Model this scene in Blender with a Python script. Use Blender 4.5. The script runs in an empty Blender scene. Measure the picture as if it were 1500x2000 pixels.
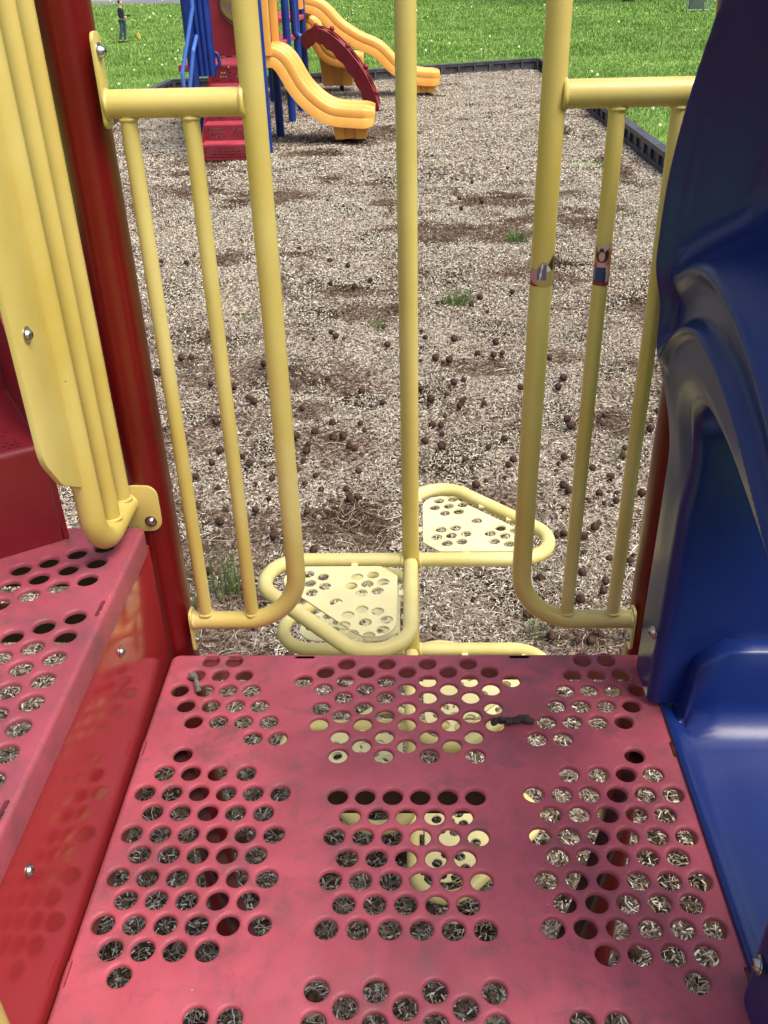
import bpy, bmesh, math, random
import numpy as np
from mathutils import Vector, Matrix, Quaternion
from mathutils.geometry import delaunay_2d_cdt
random.seed(7); rng = np.random.default_rng(11)
sc = bpy.context.scene; COL = sc.collection
PI = math.pi

# ---------------------------------------------------------------- camera, sky, sun, exposure
RX = Vector((0.99938, 0.0256, -0.0237)); RY = Vector((0.0070, 0.5178, 0.8554))
XW = Vector((0.9994, 0.0070, -0.0342)); YW = Vector((0.0256, 0.5178, 0.8551)); ZW = Vector((-0.0237, 0.8554, -0.5173))
# rows above: world axes seen in camera space (right, up, forward)
cam = bpy.data.cameras.new('camera'); camo = bpy.data.objects.new('camera', cam); COL.objects.link(camo)
right = Vector((XW[0], YW[0], ZW[0])).normalized(); fwd = Vector((XW[2], YW[2], ZW[2])).normalized()
fwd = Vector((-0.0342, 0.8551, -0.5173)).normalized(); right = (right - fwd*right.dot(fwd)).normalized(); up = right.cross(fwd)
M = Matrix((right, up, -fwd)).transposed().to_4x4(); M.translation = Vector((0, 0, 2.6)); camo.matrix_world = M
cam.sensor_fit = 'VERTICAL'; cam.sensor_height = 24.0; cam.lens = 24.0*1770.2/2000.0
cam.clip_start = 0.02; cam.clip_end = 1000
sc.camera = camo

w = bpy.data.worlds.new("World"); sc.world = w; w.use_nodes = True
nt = w.node_tree; bg = nt.nodes['Background']; sky = nt.nodes.new('ShaderNodeTexSky')
sky.sky_type = 'NISHITA'; sky.sun_disc = False; sky.sun_elevation = math.radians(58); sky.sun_rotation = math.radians(124)
sky.air_density = 1.0; sky.dust_density = 6.0; sky.ozone_density = 1.0
nt.links.new(sky.outputs[0], bg.inputs[0]); bg.inputs[1].default_value = 0.14
sun = bpy.data.lights.new('sun', 'SUN'); suno = bpy.data.objects.new('sun', sun); COL.objects.link(suno)
sun.energy = 1.5; sun.angle = math.radians(32); sun.color = (1.0, 0.95, 0.87)
# soft sun through cloud: high, from the right
SD = Vector((.50, -.34, 1.2)).normalized(); suno.rotation_euler = SD.to_track_quat('Z', 'Y').to_euler()
sc.view_settings.view_transform = 'Standard'; sc.view_settings.look = 'None'
sc.view_settings.exposure = 0.78; sc.view_settings.gamma = 1.0
try: sc.cycles.max_bounces = 8; sc.cycles.use_denoising = True
except Exception: pass

# ---------------------------------------------------------------- helpers
def lin(h):
    h = h.lstrip('#'); c = [int(h[i:i+2], 16)/255 for i in (0, 2, 4)]
    return tuple((x/12.92 if x <= .04045 else ((x+.055)/1.055)**2.4) for x in c) + (1,)

def mat(name, c1, c2=None, rough=.5, scale=6, bump=0, bscale=80, spec=.5, metal=0, c3=None, s3=18, t3=(.62, .72), island=None, coat=0, detail=4, contrast=(.35, .65), objspace=True):
    m = bpy.data.materials.new(name); m.use_nodes = True; n = m.node_tree.nodes; l = m.node_tree.links
    b = n['Principled BSDF']; b.inputs['Roughness'].default_value = rough; b.inputs['Metallic'].default_value = metal
    b.inputs['Specular IOR Level'].default_value = spec; b.inputs['Coat Weight'].default_value = coat
    tc = n.new('ShaderNodeTexCoord'); co = tc.outputs['Object']
    def noise(s, d=4):
        x = n.new('ShaderNodeTexNoise'); x.inputs['Scale'].default_value = s; x.inputs['Detail'].default_value = d
        l.new(co, x.inputs['Vector']); return x
    def ramp(src, stops):
        r = n.new('ShaderNodeValToRGB'); e = r.color_ramp.elements
        while len(e) < len(stops): e.new(.5)
        for k, (p, c) in enumerate(stops): e[k].position = p; e[k].color = c
        l.new(src, r.inputs[0]); return r
    if island:
        g = n.new('ShaderNodeNewGeometry'); k = len(island)
        r = ramp(g.outputs['Random Per Island'], [(i/(k-1) if k > 1 else 0, c) for i, c in enumerate(island)])
        col = r.outputs[0]
    elif c2:
        r = ramp(noise(scale, detail).outputs[0], [(contrast[0], c1), (contrast[1], c2)]); col = r.outputs[0]
    else:
        rgb = n.new('ShaderNodeRGB'); rgb.outputs[0].default_value = c1; col = rgb.outputs[0]
    if c3:
        n3 = noise(s3, 10); n3.inputs['Roughness'].default_value = .68
        r3 = ramp(n3.outputs[0], [(t3[0], (0, 0, 0, 1)), (t3[1], (1, 1, 1, 1))])
        mx = n.new('ShaderNodeMix'); mx.data_type = 'RGBA'; l.new(r3.outputs[0], mx.inputs[0]); l.new(col, mx.inputs[6]); mx.inputs[7].default_value = c3
        col = mx.outputs[2]
    l.new(col, b.inputs['Base Color'])
    if bump:
        bp = n.new('ShaderNodeBump'); bp.inputs['Strength'].default_value = bump; bp.inputs['Distance'].default_value = .01
        l.new(noise(bscale, 5).outputs[0], bp.inputs['Height']); l.new(bp.outputs[0], b.inputs['Normal'])
    return m

def wear(m, col, s, t, s2=None, col2=None, t2=.06):
    """lay scuffs (noise) and small specks (voronoi cells) over a material's colour"""
    n = m.node_tree.nodes; l = m.node_tree.links; b = n['Principled BSDF']; src = b.inputs['Base Color'].links[0].from_socket
    tc = n.new('ShaderNodeTexCoord')
    x = n.new('ShaderNodeTexNoise'); x.inputs['Scale'].default_value = s; x.inputs['Detail'].default_value = 12; x.inputs['Roughness'].default_value = .75; x.inputs['Distortion'].default_value = .6; l.new(tc.outputs['Object'], x.inputs['Vector'])
    r = n.new('ShaderNodeMapRange'); r.inputs[1].default_value = t[0]; r.inputs[2].default_value = t[1]; r.inputs[4].default_value = .75; l.new(x.outputs[0], r.inputs[0])
    mx = n.new('ShaderNodeMix'); mx.data_type = 'RGBA'; l.new(r.outputs[0], mx.inputs[0]); l.new(src, mx.inputs[6]); mx.inputs[7].default_value = col; out = mx.outputs[2]
    if s2:
        v = n.new('ShaderNodeTexVoronoi'); v.inputs['Scale'].default_value = s2; v.inputs['Randomness'].default_value = 1; l.new(tc.outputs['Object'], v.inputs['Vector'])
        sp = n.new('ShaderNodeSeparateColor'); l.new(v.outputs['Color'], sp.inputs[0])
        a = n.new('ShaderNodeMath'); a.operation = 'LESS_THAN'; l.new(v.outputs['Distance'], a.inputs[0]); a.inputs[1].default_value = t2
        g = n.new('ShaderNodeMath'); g.operation = 'GREATER_THAN'; l.new(sp.outputs[0], g.inputs[0]); g.inputs[1].default_value = .72
        k = n.new('ShaderNodeMath'); k.operation = 'MULTIPLY'; l.new(a.outputs[0], k.inputs[0]); l.new(g.outputs[0], k.inputs[1])
        m2 = n.new('ShaderNodeMix'); m2.data_type = 'RGBA'; l.new(k.outputs[0], m2.inputs[0]); l.new(out, m2.inputs[6]); m2.inputs[7].default_value = col2; out = m2.outputs[2]
    l.new(out, b.inputs['Base Color'])

def tag(o, label=None, cat=None, group=None, kind=None):
    if label: o['label'] = label
    if cat: o['category'] = cat
    if group: o['group'] = group
    if kind: o['kind'] = kind
    return o

def wloc(o):
    v = Vector((0, 0, 0))
    while o: v = v + o.location; o = o.parent
    return v

def empty(name, loc, label, cat, group=None):
    o = bpy.data.objects.new(name, None); COL.objects.link(o); o.location = loc; o.empty_display_size = .1
    return tag(o, label, cat, group)

def smst(a, b, x): t = min(1, max(0, (x-a)/(b-a))); return t*t*(3-2*t)
def fin(bm, name, m, parent=None, smooth=True, label=None, angle=None, local=False, recalc=True):
    """link a bmesh given in world coordinates as one mesh object under parent"""
    if recalc: bmesh.ops.recalc_face_normals(bm, faces=bm.faces[:])
    me = bpy.data.meshes.new(name); bm.to_mesh(me); bm.free()
    ms = m if isinstance(m, (list, tuple)) else [m]
    for x in ms: me.materials.append(x)
    if smooth:
        me.polygons.foreach_set('use_smooth', [True]*len(me.polygons))
        try: me.set_sharp_from_angle(angle=math.radians(angle or 38))
        except Exception: pass
    o = bpy.data.objects.new(name, me); COL.objects.link(o)
    if parent:
        o.parent = parent
        if not local: o.location = -wloc(parent)
    if label: o['label'] = label
    return o

def fillet(pts, r, n=10):
    """round the inner corners of a polyline"""
    P = [Vector(p) for p in pts]; out = [P[0]]
    for i in range(1, len(P)-1):
        a = (P[i-1]-P[i]); b = (P[i+1]-P[i]); la = a.length; lb = b.length; a.normalize(); b.normalize()
        ang = a.angle(b); rr = r[i] if isinstance(r, (list, tuple)) else r
        if rr <= 0 or abs(ang-PI) < 1e-3: out.append(P[i]); continue
        d = min(rr/math.tan(ang/2), la*.49 if i > 1 else la*.99, lb*.49 if i < len(P)-2 else lb*.99); rr = d*math.tan(ang/2)
        c = P[i]+(a+b).normalized()*(rr/math.sin(ang/2)); s = P[i]+a*d-c; e = P[i]+b*d-c
        th = s.angle(e)
        for k in range(n+1):
            t = k/n; out.append(c+(s*math.sin((1-t)*th)+e*math.sin(t*th))/math.sin(th))
    out.append(P[-1]); return out

def tube(bm, pts, r, seg=20, closed=False, cap=True):
    P = [Vector(p) for p in pts]; N = len(P); rings = []
    up_ = Vector((0, 0, 1)); nrm = None
    for i in range(N):
        if closed: t = (P[(i+1) % N]-P[i-1])
        else: t = P[min(i+1, N-1)]-P[max(i-1, 0)]
        t.normalize()
        if nrm is None:
            nrm = t.cross(up_)
            if nrm.length < .1: nrm = t.cross(Vector((0, 1, 0)))
            nrm.normalize()
        else: nrm = (nrm-t*nrm.dot(t)).normalized()
        bn = t.cross(nrm); rr = r[i] if isinstance(r, (list, tuple)) else r
        rings.append([bm.verts.new(P[i]+(nrm*math.cos(2*PI*k/seg)+bn*math.sin(2*PI*k/seg))*rr) for k in range(seg)])
    for i in range(N if closed else N-1):
        a, b = rings[i], rings[(i+1) % N]
        off = 0
        if closed and i == N-1:
            off = min(range(seg), key=lambda q: (a[0].co-b[q].co).length)
        for k in range(seg): bm.faces.new((a[k], a[(k+1) % seg], b[(k+1+off) % seg], b[(k+off) % seg]))
    if cap and not closed: bm.faces.new(rings[0]); bm.faces.new(rings[-1])
    return rings

def box(bm, x0, x1, y0, y1, z0, z1, bev=0, mtx=None):
    vs = [bm.verts.new((x, y, z)) for x in (x0, x1) for y in (y0, y1) for z in (z0, z1)]
    fs = [bm.faces.new([vs[i] for i in f]) for f in ((0, 1, 3, 2), (4, 6, 7, 5), (0, 4, 5, 1), (2, 3, 7, 6), (0, 2, 6, 4), (1, 5, 7, 3))]
    if bev:
        es = list({e for f in fs for e in f.edges})
        r = bmesh.ops.bevel(bm, geom=es, offset=bev, segments=2, affect='EDGES', profile=.6)
        vs = list({v for f in r['faces'] for v in f.verts} | {v for v in vs if v.is_valid})
    if mtx: bmesh.ops.transform(bm, matrix=mtx, verts=[v for v in vs if v.is_valid])
    return vs

def prism(bm, poly, d0, d1, ax, bev=0):
    """polygon extruded along axis ax ('x','y','z')"""
    def mk(p, d): return {'x': (d, p[0], p[1]), 'y': (p[0], d, p[1]), 'z': (p[0], p[1], d)}[ax]
    a = [bm.verts.new(mk(p, d0)) for p in poly]; b = [bm.verts.new(mk(p, d1)) for p in poly]; n = len(poly)
    fs = [bm.faces.new(a), bm.faces.new(b[::-1])]
    for i in range(n): fs.append(bm.faces.new((a[i], a[(i+1) % n], b[(i+1) % n], b[i])))
    if bev:
        es = list({e for f in fs[:2] for e in f.edges})
        bmesh.ops.recalc_face_normals(bm, faces=fs)
        bmesh.ops.bevel(bm, geom=es, offset=bev, segments=2, affect='EDGES', profile=.6)

def rpoly(pts, r, n=6):
    """closed 2D polygon with rounded corners"""
    out = []; N = len(pts)
    for i in range(N):
        p0, p1, p2 = Vector(pts[i-1]), Vector(pts[i]), Vector(pts[(i+1) % N])
        rr = r[i] if isinstance(r, (list, tuple)) else r
        a = (p0-p1).normalized(); b = (p2-p1).normalized(); ang = a.angle(b)
        if rr <= 0: out.append(tuple(p1)); continue
        d = rr/math.tan(ang/2); c = p1+(a+b).normalized()*(rr/math.sin(ang/2)); s = p1+a*d-c; e = p1+b*d-c; th = s.angle(e)
        for k in range(n+1):
            t = k/n; q = c+(s*math.sin((1-t)*th)+e*math.sin(t*th))/math.sin(th); out.append((q.x, q.y))
    return out

def inpoly(x, y, poly):
    c = False; n = len(poly)
    for i in range(n):
        x1, y1 = poly[i]; x2, y2 = poly[i-1]
        if (y1 > y) != (y2 > y) and x < (x2-x1)*(y-y1)/(y2-y1)+x1: c = not c
    return c

def perf(bm, outline, holes, slots, z, thick, lip=.005, edge=.008, seg=24):
    """plate with real round holes and slots, their lips rolled down"""
    loops = [list(outline)]; kinds = []
    for (cx, cy, r) in holes:
        loops.append([(cx+(r+lip)*math.cos(2*PI*k/seg), cy+(r+lip)*math.sin(2*PI*k/seg)) for k in range(seg)]); kinds.append(('h', cx, cy, r))
    for (x0, y0, x1, y1, r) in slots:
        a = math.atan2(y1-y0, x1-x0); L = []
        for k in range(9): t = a+PI/2+PI*k/8; L.append((x0+r*math.cos(t), y0+r*math.sin(t)))
        for k in range(9): t = a-PI/2+PI*k/8; L.append((x1+r*math.cos(t), y1+r*math.sin(t)))
        loops.append(L); kinds.append(('s', L))
    vs, es = [], []
    for L in loops:
        b = len(vs); vs += [Vector(p) for p in L]; es += [(b+i, b+(i+1) % len(L)) for i in range(len(L))]
    V, E_, F, *_ = delaunay_2d_cdt(vs, es, [], 0, 1e-6)
    H = np.array([(h[1], h[2], h[3]+lip) for h in kinds if h[0] == 'h']) if holes else np.zeros((0, 3))
    SL = [h[1] for h in kinds if h[0] == 's']
    for zz in (z, z-thick):
        bv = [bm.verts.new((v.x, v.y, zz)) for v in V]
        for f in F:
            cx = sum(V[i].x for i in f)/3; cy = sum(V[i].y for i in f)/3
            if not inpoly(cx, cy, outline): continue
            if len(H) and np.any((H[:, 0]-cx)**2+(H[:, 1]-cy)**2 < (H[:, 2]*.999)**2): continue
            if any(inpoly(cx, cy, s) for s in SL): continue
            bm.faces.new([bv[i] for i in (f if zz == z else f[::-1])])
    def wall(rings):
        R = [[bm.verts.new(p) for p in r] for r in rings]
        for i in range(len(R)-1):
            n = len(R[i])
            for k in range(n): bm.faces.new((R[i][k], R[i][(k+1) % n], R[i+1][(k+1) % n], R[i+1][k]))
    for h in kinds:
        if h[0] == 'h':
            prof = [(lip, 0), (lip*.62, -.0006), (lip*.3, -.0018), (lip*.08, -.0036), (0, -.006), (0, -thick+.002), (lip, -thick)]
            wall([[(h[1]+(h[3]+d)*math.cos(2*PI*k/seg), h[2]+(h[3]+d)*math.sin(2*PI*k/seg), z+dz) for k in range(seg)] for d, dz in prof])
        else: wall([[(x, y, z+dz) for x, y in h[1]] for dz in (0, -thick)])
    wall([[(x, y, z+dz) for x, y in outline] for dz in (0, -thick)])
    bmesh.ops.remove_doubles(bm, verts=bm.verts[:], dist=1e-5)

def dome(bm, c, n, r, h, seg=16):
    """button head bolt with a hex recess, facing n"""
    n = Vector(n).normalized(); q = n.to_track_quat('Z', 'Y').to_matrix().to_4x4(); q.translation = Vector(c)
    prof = [(r*1.45, 0), (r*1.45, h*.18), (r*1.05, h*.22), (r, h*.3), (r*.9, h*.65), (r*.7, h*.9), (r*.45, h), (r*.40, h), (r*.38, h*.45), (0.0001, h*.4)]
    R = []
    for d, z in prof: R.append([bm.verts.new(q @ Vector((d*math.cos(2*PI*k/seg), d*math.sin(2*PI*k/seg), z))) for k in range(seg)])
    for i in range(len(R)-1):
        for k in range(seg): bm.faces.new((R[i][k], R[i][(k+1) % seg], R[i+1][(k+1) % seg], R[i+1][k]))

def bolt(c, n, parent, r=.008, h=.008):
    bm = bmesh.new(); dome(bm, c, n, r, h); return fin(bm, 'bolt', STEEL, parent, local=(parent.parent is not None))

def sphere(bm, c, r, sub=2, sc_=(1, 1, 1)):
    g = bmesh.ops.create_icosphere(bm, subdivisions=sub, radius=r)
    for v in g['verts']: v.co = Vector((v.co.x*sc_[0], v.co.y*sc_[1], v.co.z*sc_[2]))+Vector(c)
    return g['verts']

def raw(name, V, F, m, parent=None, label=None, smooth=False):
    me = bpy.data.meshes.new(name); V = np.asarray(V, np.float32); F = np.asarray(F, np.int32)
    me.vertices.add(len(V)); me.vertices.foreach_set('co', V.ravel()); k = F.shape[1]
    me.loops.add(F.size); me.loops.foreach_set('vertex_index', F.ravel())
    me.polygons.add(len(F)); me.polygons.foreach_set('loop_start', np.arange(len(F), dtype=np.int32)*k)
    try: me.polygons.foreach_set('loop_total', np.full(len(F), k, dtype=np.int32))
    except Exception: pass
    me.polygons.foreach_set('use_smooth', [smooth]*len(F))
    me.materials.append(m); me.update(calc_edges=True); me.validate()
    o = bpy.data.objects.new(name, me); COL.objects.link(o)
    if parent: o.parent = parent; o.location = -wloc(parent)
    return o

# value noise shared by the ground, the chips and the things lying on them
_G = rng.random((64, 64))
def vnoise(x, y, s):
    x = np.asarray(x, float)/s+100; y = np.asarray(y, float)/s+100; xi = np.floor(x).astype(int); yi = np.floor(y).astype(int)
    fx = x-xi; fy = y-yi; fx = fx*fx*(3-2*fx); fy = fy*fy*(3-2*fy); g = lambda a, b: _G[a % 64, b % 64]
    return (g(xi, yi)*(1-fx)+g(xi+1, yi)*fx)*(1-fy)+(g(xi, yi+1)*(1-fx)+g(xi+1, yi+1)*fx)*fy
def gh(x, y):
    return .045*(vnoise(x, y, 1.3)-.5)+.03*(vnoise(x, y, .45)-.5)+.012*(vnoise(x, y, .15)-.5)
PATCH = [(-1.3, 6.3, .8, .35), (-.55, 6.1, .55, .22), (-.5, 5.1, .55, .3), (-.75, 5.6, .3, .2), (.55, 6.4, .45, .2), (-.6, 8.2, .5, .15), (-.45, 7.6, .6, .2), (-1.9, 9.4, .5, .25), (-1.9, 12.2, 1.1, .5), (-2.9, 12.8, .6, .5), (-1.6, 15.4, .9, .35),
         (-1.1, 16.5, .9, .5), (.9, 8.6, .5, .15), (1.9, 10.5, .6, .3), (-.3, 11.8, .5, .2), (-.9, 4.05, .4, .25), (-.35, 4.1, .5, .25), (.5, 4.4, .4, .2), (-1.55, 5.1, .5, .35), (-1.6, 4.2, .5, .4), (.65, 3.1, .5, .25), (.1, 2.9, .4, .3), (1.2, 6.6, .5, .15), (1.3, 5.4, .4, .2), (-.2, 17.6, .5, .3), (2.9, 13.6, .4, 1.2), (.6, 22.3, .5, .2), (2.6, 17.5, .4, .6), (-3.6, 9.0, 1.2, .5)]
def dirt(x, y):      # 1 = bare dark litter, 0 = pale chips
    x = np.asarray(x, float); y = np.asarray(y, float)
    v = (.5*vnoise(x, y*.75, 1.1)+.3*vnoise(x*.9+7, y*.9+3, .4)+.2*vnoise(x, y, .14)-.60)*6; r = .75+.6*(vnoise(x, y*1.4, .22)-.5)+.5*(vnoise(x+9, y*1.4, .09)-.5)
    for cx, cy, a, b in PATCH: v = np.maximum(v, (r-np.sqrt(((x-cx)/(a*.85))**2+((y-cy)/(b*1.5))**2))*3.0)
    return np.clip(v, 0, .95)

# ---------------------------------------------------------------- materials
YEL = mat('yellow_paint', lin('#d6c67e'), lin('#c4ae58'), rough=.34, scale=3, bump=.05, bscale=260, c3=lin('#b39a4a'), s3=9, t3=(.66, .8))
YEL2 = mat('yellow_pod_paint', lin('#e6deaa'), lin('#dcd298'), rough=.45, scale=8, bump=.04, bscale=260, c3=lin('#9f8f62'), s3=22, t3=(.7, .8))
DECK = mat('faded_red_coating', lin('#ad505e'), lin('#8d424e'), rough=.5, scale=4.5, detail=12, bump=.16, bscale=420, c3=lin('#5a4448'), s3=10, t3=(.54, .80), spec=.4)
UNDER = mat('shade_darkened_red', lin('#3c080c'), lin('#320609'), rough=.6)  # red darkened so the shade below the decks is in the colour
RED = mat('dark_red_paint', lin('#700b10'), lin('#640a0d'), rough=.3, scale=4, bump=.02, bscale=120)
RISER = mat('glossy_red_coating', lin('#a23234'), lin('#962c2f'), rough=.12, scale=2, bump=.015, bscale=14, spec=.6)
RED2 = mat('wine_red_coating', lin('#8a1e28'), lin('#7c1822'), rough=.45, scale=5, bump=.06, bscale=300)
BLUE = mat('blue_plastic', lin('#152a6a'), lin('#12245c'), rough=.31, scale=2.5, bump=.18, bscale=7, spec=.45, c3=lin('#1c2c64'), s3=5, t3=(.55, .8))
STEEL = mat('bolt_steel', lin('#b5b3b0'), rough=.25, metal=1)
FRED = mat('far_red_coating', lin('#b24452'), lin('#a23a48'), rough=.5, scale=4)
FDRED = mat('far_dark_red_plastic', lin('#862633'), lin('#7a202c'), rough=.4, scale=4)
FBLUE = mat('far_blue_paint', lin('#1b3788'), lin('#162d74'), rough=.35, scale=3)
LBLUE = mat('far_light_blue_paint', lin('#4a72c4'), lin('#3f66b6'), rough=.35, scale=3)
ORAN = mat('orange_yellow_plastic', lin('#eeb25a'), lin('#e6a348'), rough=.35, scale=2, bump=.03, bscale=40)
BLACKP = mat('weathered_black_plastic', lin('#4a4a50'), lin('#36363a'), rough=.5, scale=5, c3=lin('#66666a'), s3=8, t3=(.55, .75), bump=.1, bscale=60)
CHIP = mat('wood_chips', lin('#a08a70'), rough=.85, spec=.2, island=[lin(c) for c in ('#d3d0c0', '#9f9787', '#dedac9', '#766a5c', '#c4bdab', '#e6e3d4', '#968f81', '#d8d0b6', '#bab4a4', '#5d5347', '#e4e1d2', '#aca493', '#c0a982', '#e8e6d8')])
CHIPD = mat('weathered_chips', lin('#6c5a4c'), rough=.9, spec=.15, island=[lin(c) for c in ('#6a584a', '#4a3a2e', '#85745f', '#59483a', '#766553', '#382b22', '#958672', '#654a38', '#443326')])
NEED = mat('dry_needles', lin('#8c7a66'), rough=.8, spec=.2, island=[lin(c) for c in ('#c4b9a8', '#8a786a', '#ddd4c6', '#a08f80', '#5e4c40', '#b8aa98')])
BALL = mat('seed_ball_brown', lin('#35261f'), lin('#523c32'), rough=.9, scale=60, spec=.15, contrast=(.4, .6), bump=.5, bscale=220)
STICK = mat('dry_stick', lin('#8c7d6d'), lin('#6c5d4f'), rough=.85, scale=30, bump=.3, bscale=200)
WSTICK = mat('bleached_wood', lin('#d9d0c4'), lin('#b5a99a'), rough=.85, scale=30, bump=.3, bscale=150)
DBARK = mat('dark_bark', lin('#4a4340'), lin('#2c2624'), rough=.9, scale=50, bump=.8, bscale=150)
WEED = mat('weed_green', lin('#4d6a35'), rough=.7, island=[lin(c) for c in ('#4f6e35', '#64803f', '#3e5a2c', '#7a8f4e')])
BLADE = mat('grass_blades', lin('#5f8c34'), rough=.75, spec=.12, c3=lin('#5d8038'), s3=.6, t3=(.45, .58), island=[lin(c) for c in ('#74944c', '#6b8b47', '#7d9a54', '#88a45e', '#6f8f48', '#98a66c', '#5f8040')])
SKIN = mat('skin', lin('#c99b80'), rough=.6); NAVY = mat('navy_cloth', lin('#161c30'), lin('#10152a'), rough=.9); JEAN = mat('denim', lin('#3f5670'), lin('#33475e'), rough=.9)
HAIR = mat('brown_hair', lin('#3f2a1e'), rough=.8); BLK = mat('black_rubber', lin('#141414'), rough=.7); WHITE = mat('white_petals', lin('#eceecb'), rough=.8)
TRUNK = mat('tree_bark', lin('#4b3d33'), lin('#2e251f'), rough=.95, scale=8, bump=.8, bscale=20)
LEAF = mat('dark_leaves', lin('#2f4a24'), rough=.7, island=[lin(c) for c in ('#2c4722', '#3a5a2a', '#243c1d', '#48682f')])

YEL3 = mat('pod_rim_paint', lin('#e0d490'), lin('#d3c478'), rough=.4, scale=6, bump=.04, bscale=260)
wear(YEL3, lin('#9a8a52'), 30, (.68, .78), 30, lin('#6a5c3c'), .03)
wear(DECK, lin('#74484c'), 15, (.505, .66), 32, lin('#caa6a4'), .035)
wear(YEL, lin('#8d7a40'), 34, (.70, .78), 26, lin('#4c4028'), .035)
wear(YEL2, lin('#a89a70'), 30, (.66, .76), 30, lin('#6a5c3c'), .03)
wear(BLUE, lin('#3a4674'), 40, (.68, .80), 40, lin('#5b6690'), .03)
wear(RED, lin('#8a3a3a'), 50, (.74, .80))
# mulch sheet material: bare litter colour broken up by chip-sized cells, for what shows between the loose chips
def mulch_mat():
    m = bpy.data.materials.new('mulch'); m.use_nodes = True; n = m.node_tree.nodes; l = m.node_tree.links; b = n['Principled BSDF']
    tc = n.new('ShaderNodeTexCoord'); mp = n.new('ShaderNodeMapping'); l.new(tc.outputs['Object'], mp.inputs[0])
    v = n.new('ShaderNodeTexVoronoi'); v.inputs['Scale'].default_value = 55; l.new(mp.outputs[0], v.inputs['Vector'])
    nz = n.new('ShaderNodeTexNoise'); nz.inputs['Scale'].default_value = 1.6; nz.inputs['Detail'].default_value = 6; l.new(mp.outputs[0], nz.inputs['Vector'])
    sp = n.new('ShaderNodeSeparateColor'); l.new(v.outputs['Color'], sp.inputs[0])
    r = n.new('ShaderNodeValToRGB'); e = r.color_ramp.elements; cs = ('#32271f', '#5f5148', '#43362d', '#9a8b7d', '#75675b', '#bdb0a2')
    while len(e) < 6: e.new(.5)
    for i, c in enumerate(cs): e[i].position = i/5; e[i].color = lin(c)
    l.new(sp.outputs[0], r.inputs[0])
    r2 = n.new('ShaderNodeValToRGB'); r2.color_ramp.elements[0].position = .48; r2.color_ramp.elements[1].position = .62; l.new(nz.outputs[0], r2.inputs[0])
    mx = n.new('ShaderNodeMix'); mx.data_type = 'RGBA'; l.new(r2.outputs[0], mx.inputs[0]); l.new(r.outputs[0], mx.inputs[6]); mx.inputs[7].default_value = lin('#33271d')
    l.new(mx.outputs[2], b.inputs['Base Color']); b.inputs['Roughness'].default_value = .95; b.inputs['Specular IOR Level'].default_value = .1
    bp = n.new('ShaderNodeBump'); bp.inputs['Distance'].default_value = .02; l.new(sp.outputs[1], bp.inputs['Height']); l.new(bp.outputs[0], b.inputs['Normal'])
    return m
MULCH = mulch_mat()
def grass_mat():
    m = mat('lawn', lin('#6b8e42'), lin('#86a852'), rough=.9, scale=.35, detail=8, spec=.1, bump=.6, bscale=30)
    return m
LAWN = grass_mat()

# ================================================================= THE SETTING
BORD = [(-5.95, 4.0), (-5.95, 19.1), (-5.95, 24.7), (-5.3, 24.85), (-3.16, 25.05), (-.33, 26.35), (1.0, 27.1), (3.5, 28.1), (3.5, 22.2), (3.5, 15.0), (3.5, 4.0)]
bm = bmesh.new()
box(bm, -300, 300, -150, 450, -1.0, -.03); lawn = fin(bm, 'grass_field', LAWN, smooth=False); tag(lawn, kind='structure')
xs = np.concatenate([np.arange(-6, -2.5, .12), np.arange(-2.5, 2.5, .04), np.arange(2.5, 3.53, .12)]); xs = np.append(xs, 3.53)
ys = np.concatenate([np.arange(-1.5, 5, .04), np.arange(5, 28.2, .12)])
Xg, Yg = np.meshgrid(xs, ys, indexing='ij'); Zg = gh(Xg, Yg)
# clip the sheet to the back border by pulling its far points onto the border line
def backY(x): return np.interp(x, [-5.95, -5.3, -3.16, -.33, 1.0, 3.5], [24.7, 24.85, 25.05, 26.35, 27.1, 28.1])
Yg2 = np.minimum(Yg, backY(Xg)+.02)
V = np.stack([Xg.ravel(), Yg2.ravel(), Zg.ravel()], 1); nx, ny = Xg.shape; idx = np.arange(nx*ny).reshape(nx, ny)
F = np.stack([idx[:-1, :-1].ravel(), idx[1:, :-1].ravel(), idx[1:, 1:].ravel(), idx[:-1, 1:].ravel()], 1)
Yo = Yg; keep = (Yo[:-1, :-1] < backY(Xg)[:-1, :-1]).ravel()
gr = raw('mulch_ground', V, F[keep], MULCH, smooth=True); tag(gr, kind='structure')
bm = bmesh.new(); box(bm, -200, 200, 95, 108, -.10, -.022)
ro = fin(bm, 'road', mat('asphalt', lin('#74737a'), lin('#66656c'), rough=.9, scale=3), smooth=False); tag(ro, kind='structure')

# ================================================================= NEAR PLAY STRUCTURE
DZ = 1.244; XL, XR, YF = -.567, .523, 1.612; CX, CY = -.0205, 1.0585
near = empty('play_structure', (CX, CY, 0), 'near play platform with pink-red perforated deck, pale yellow rails and blue slide hood', 'play structure')

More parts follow.
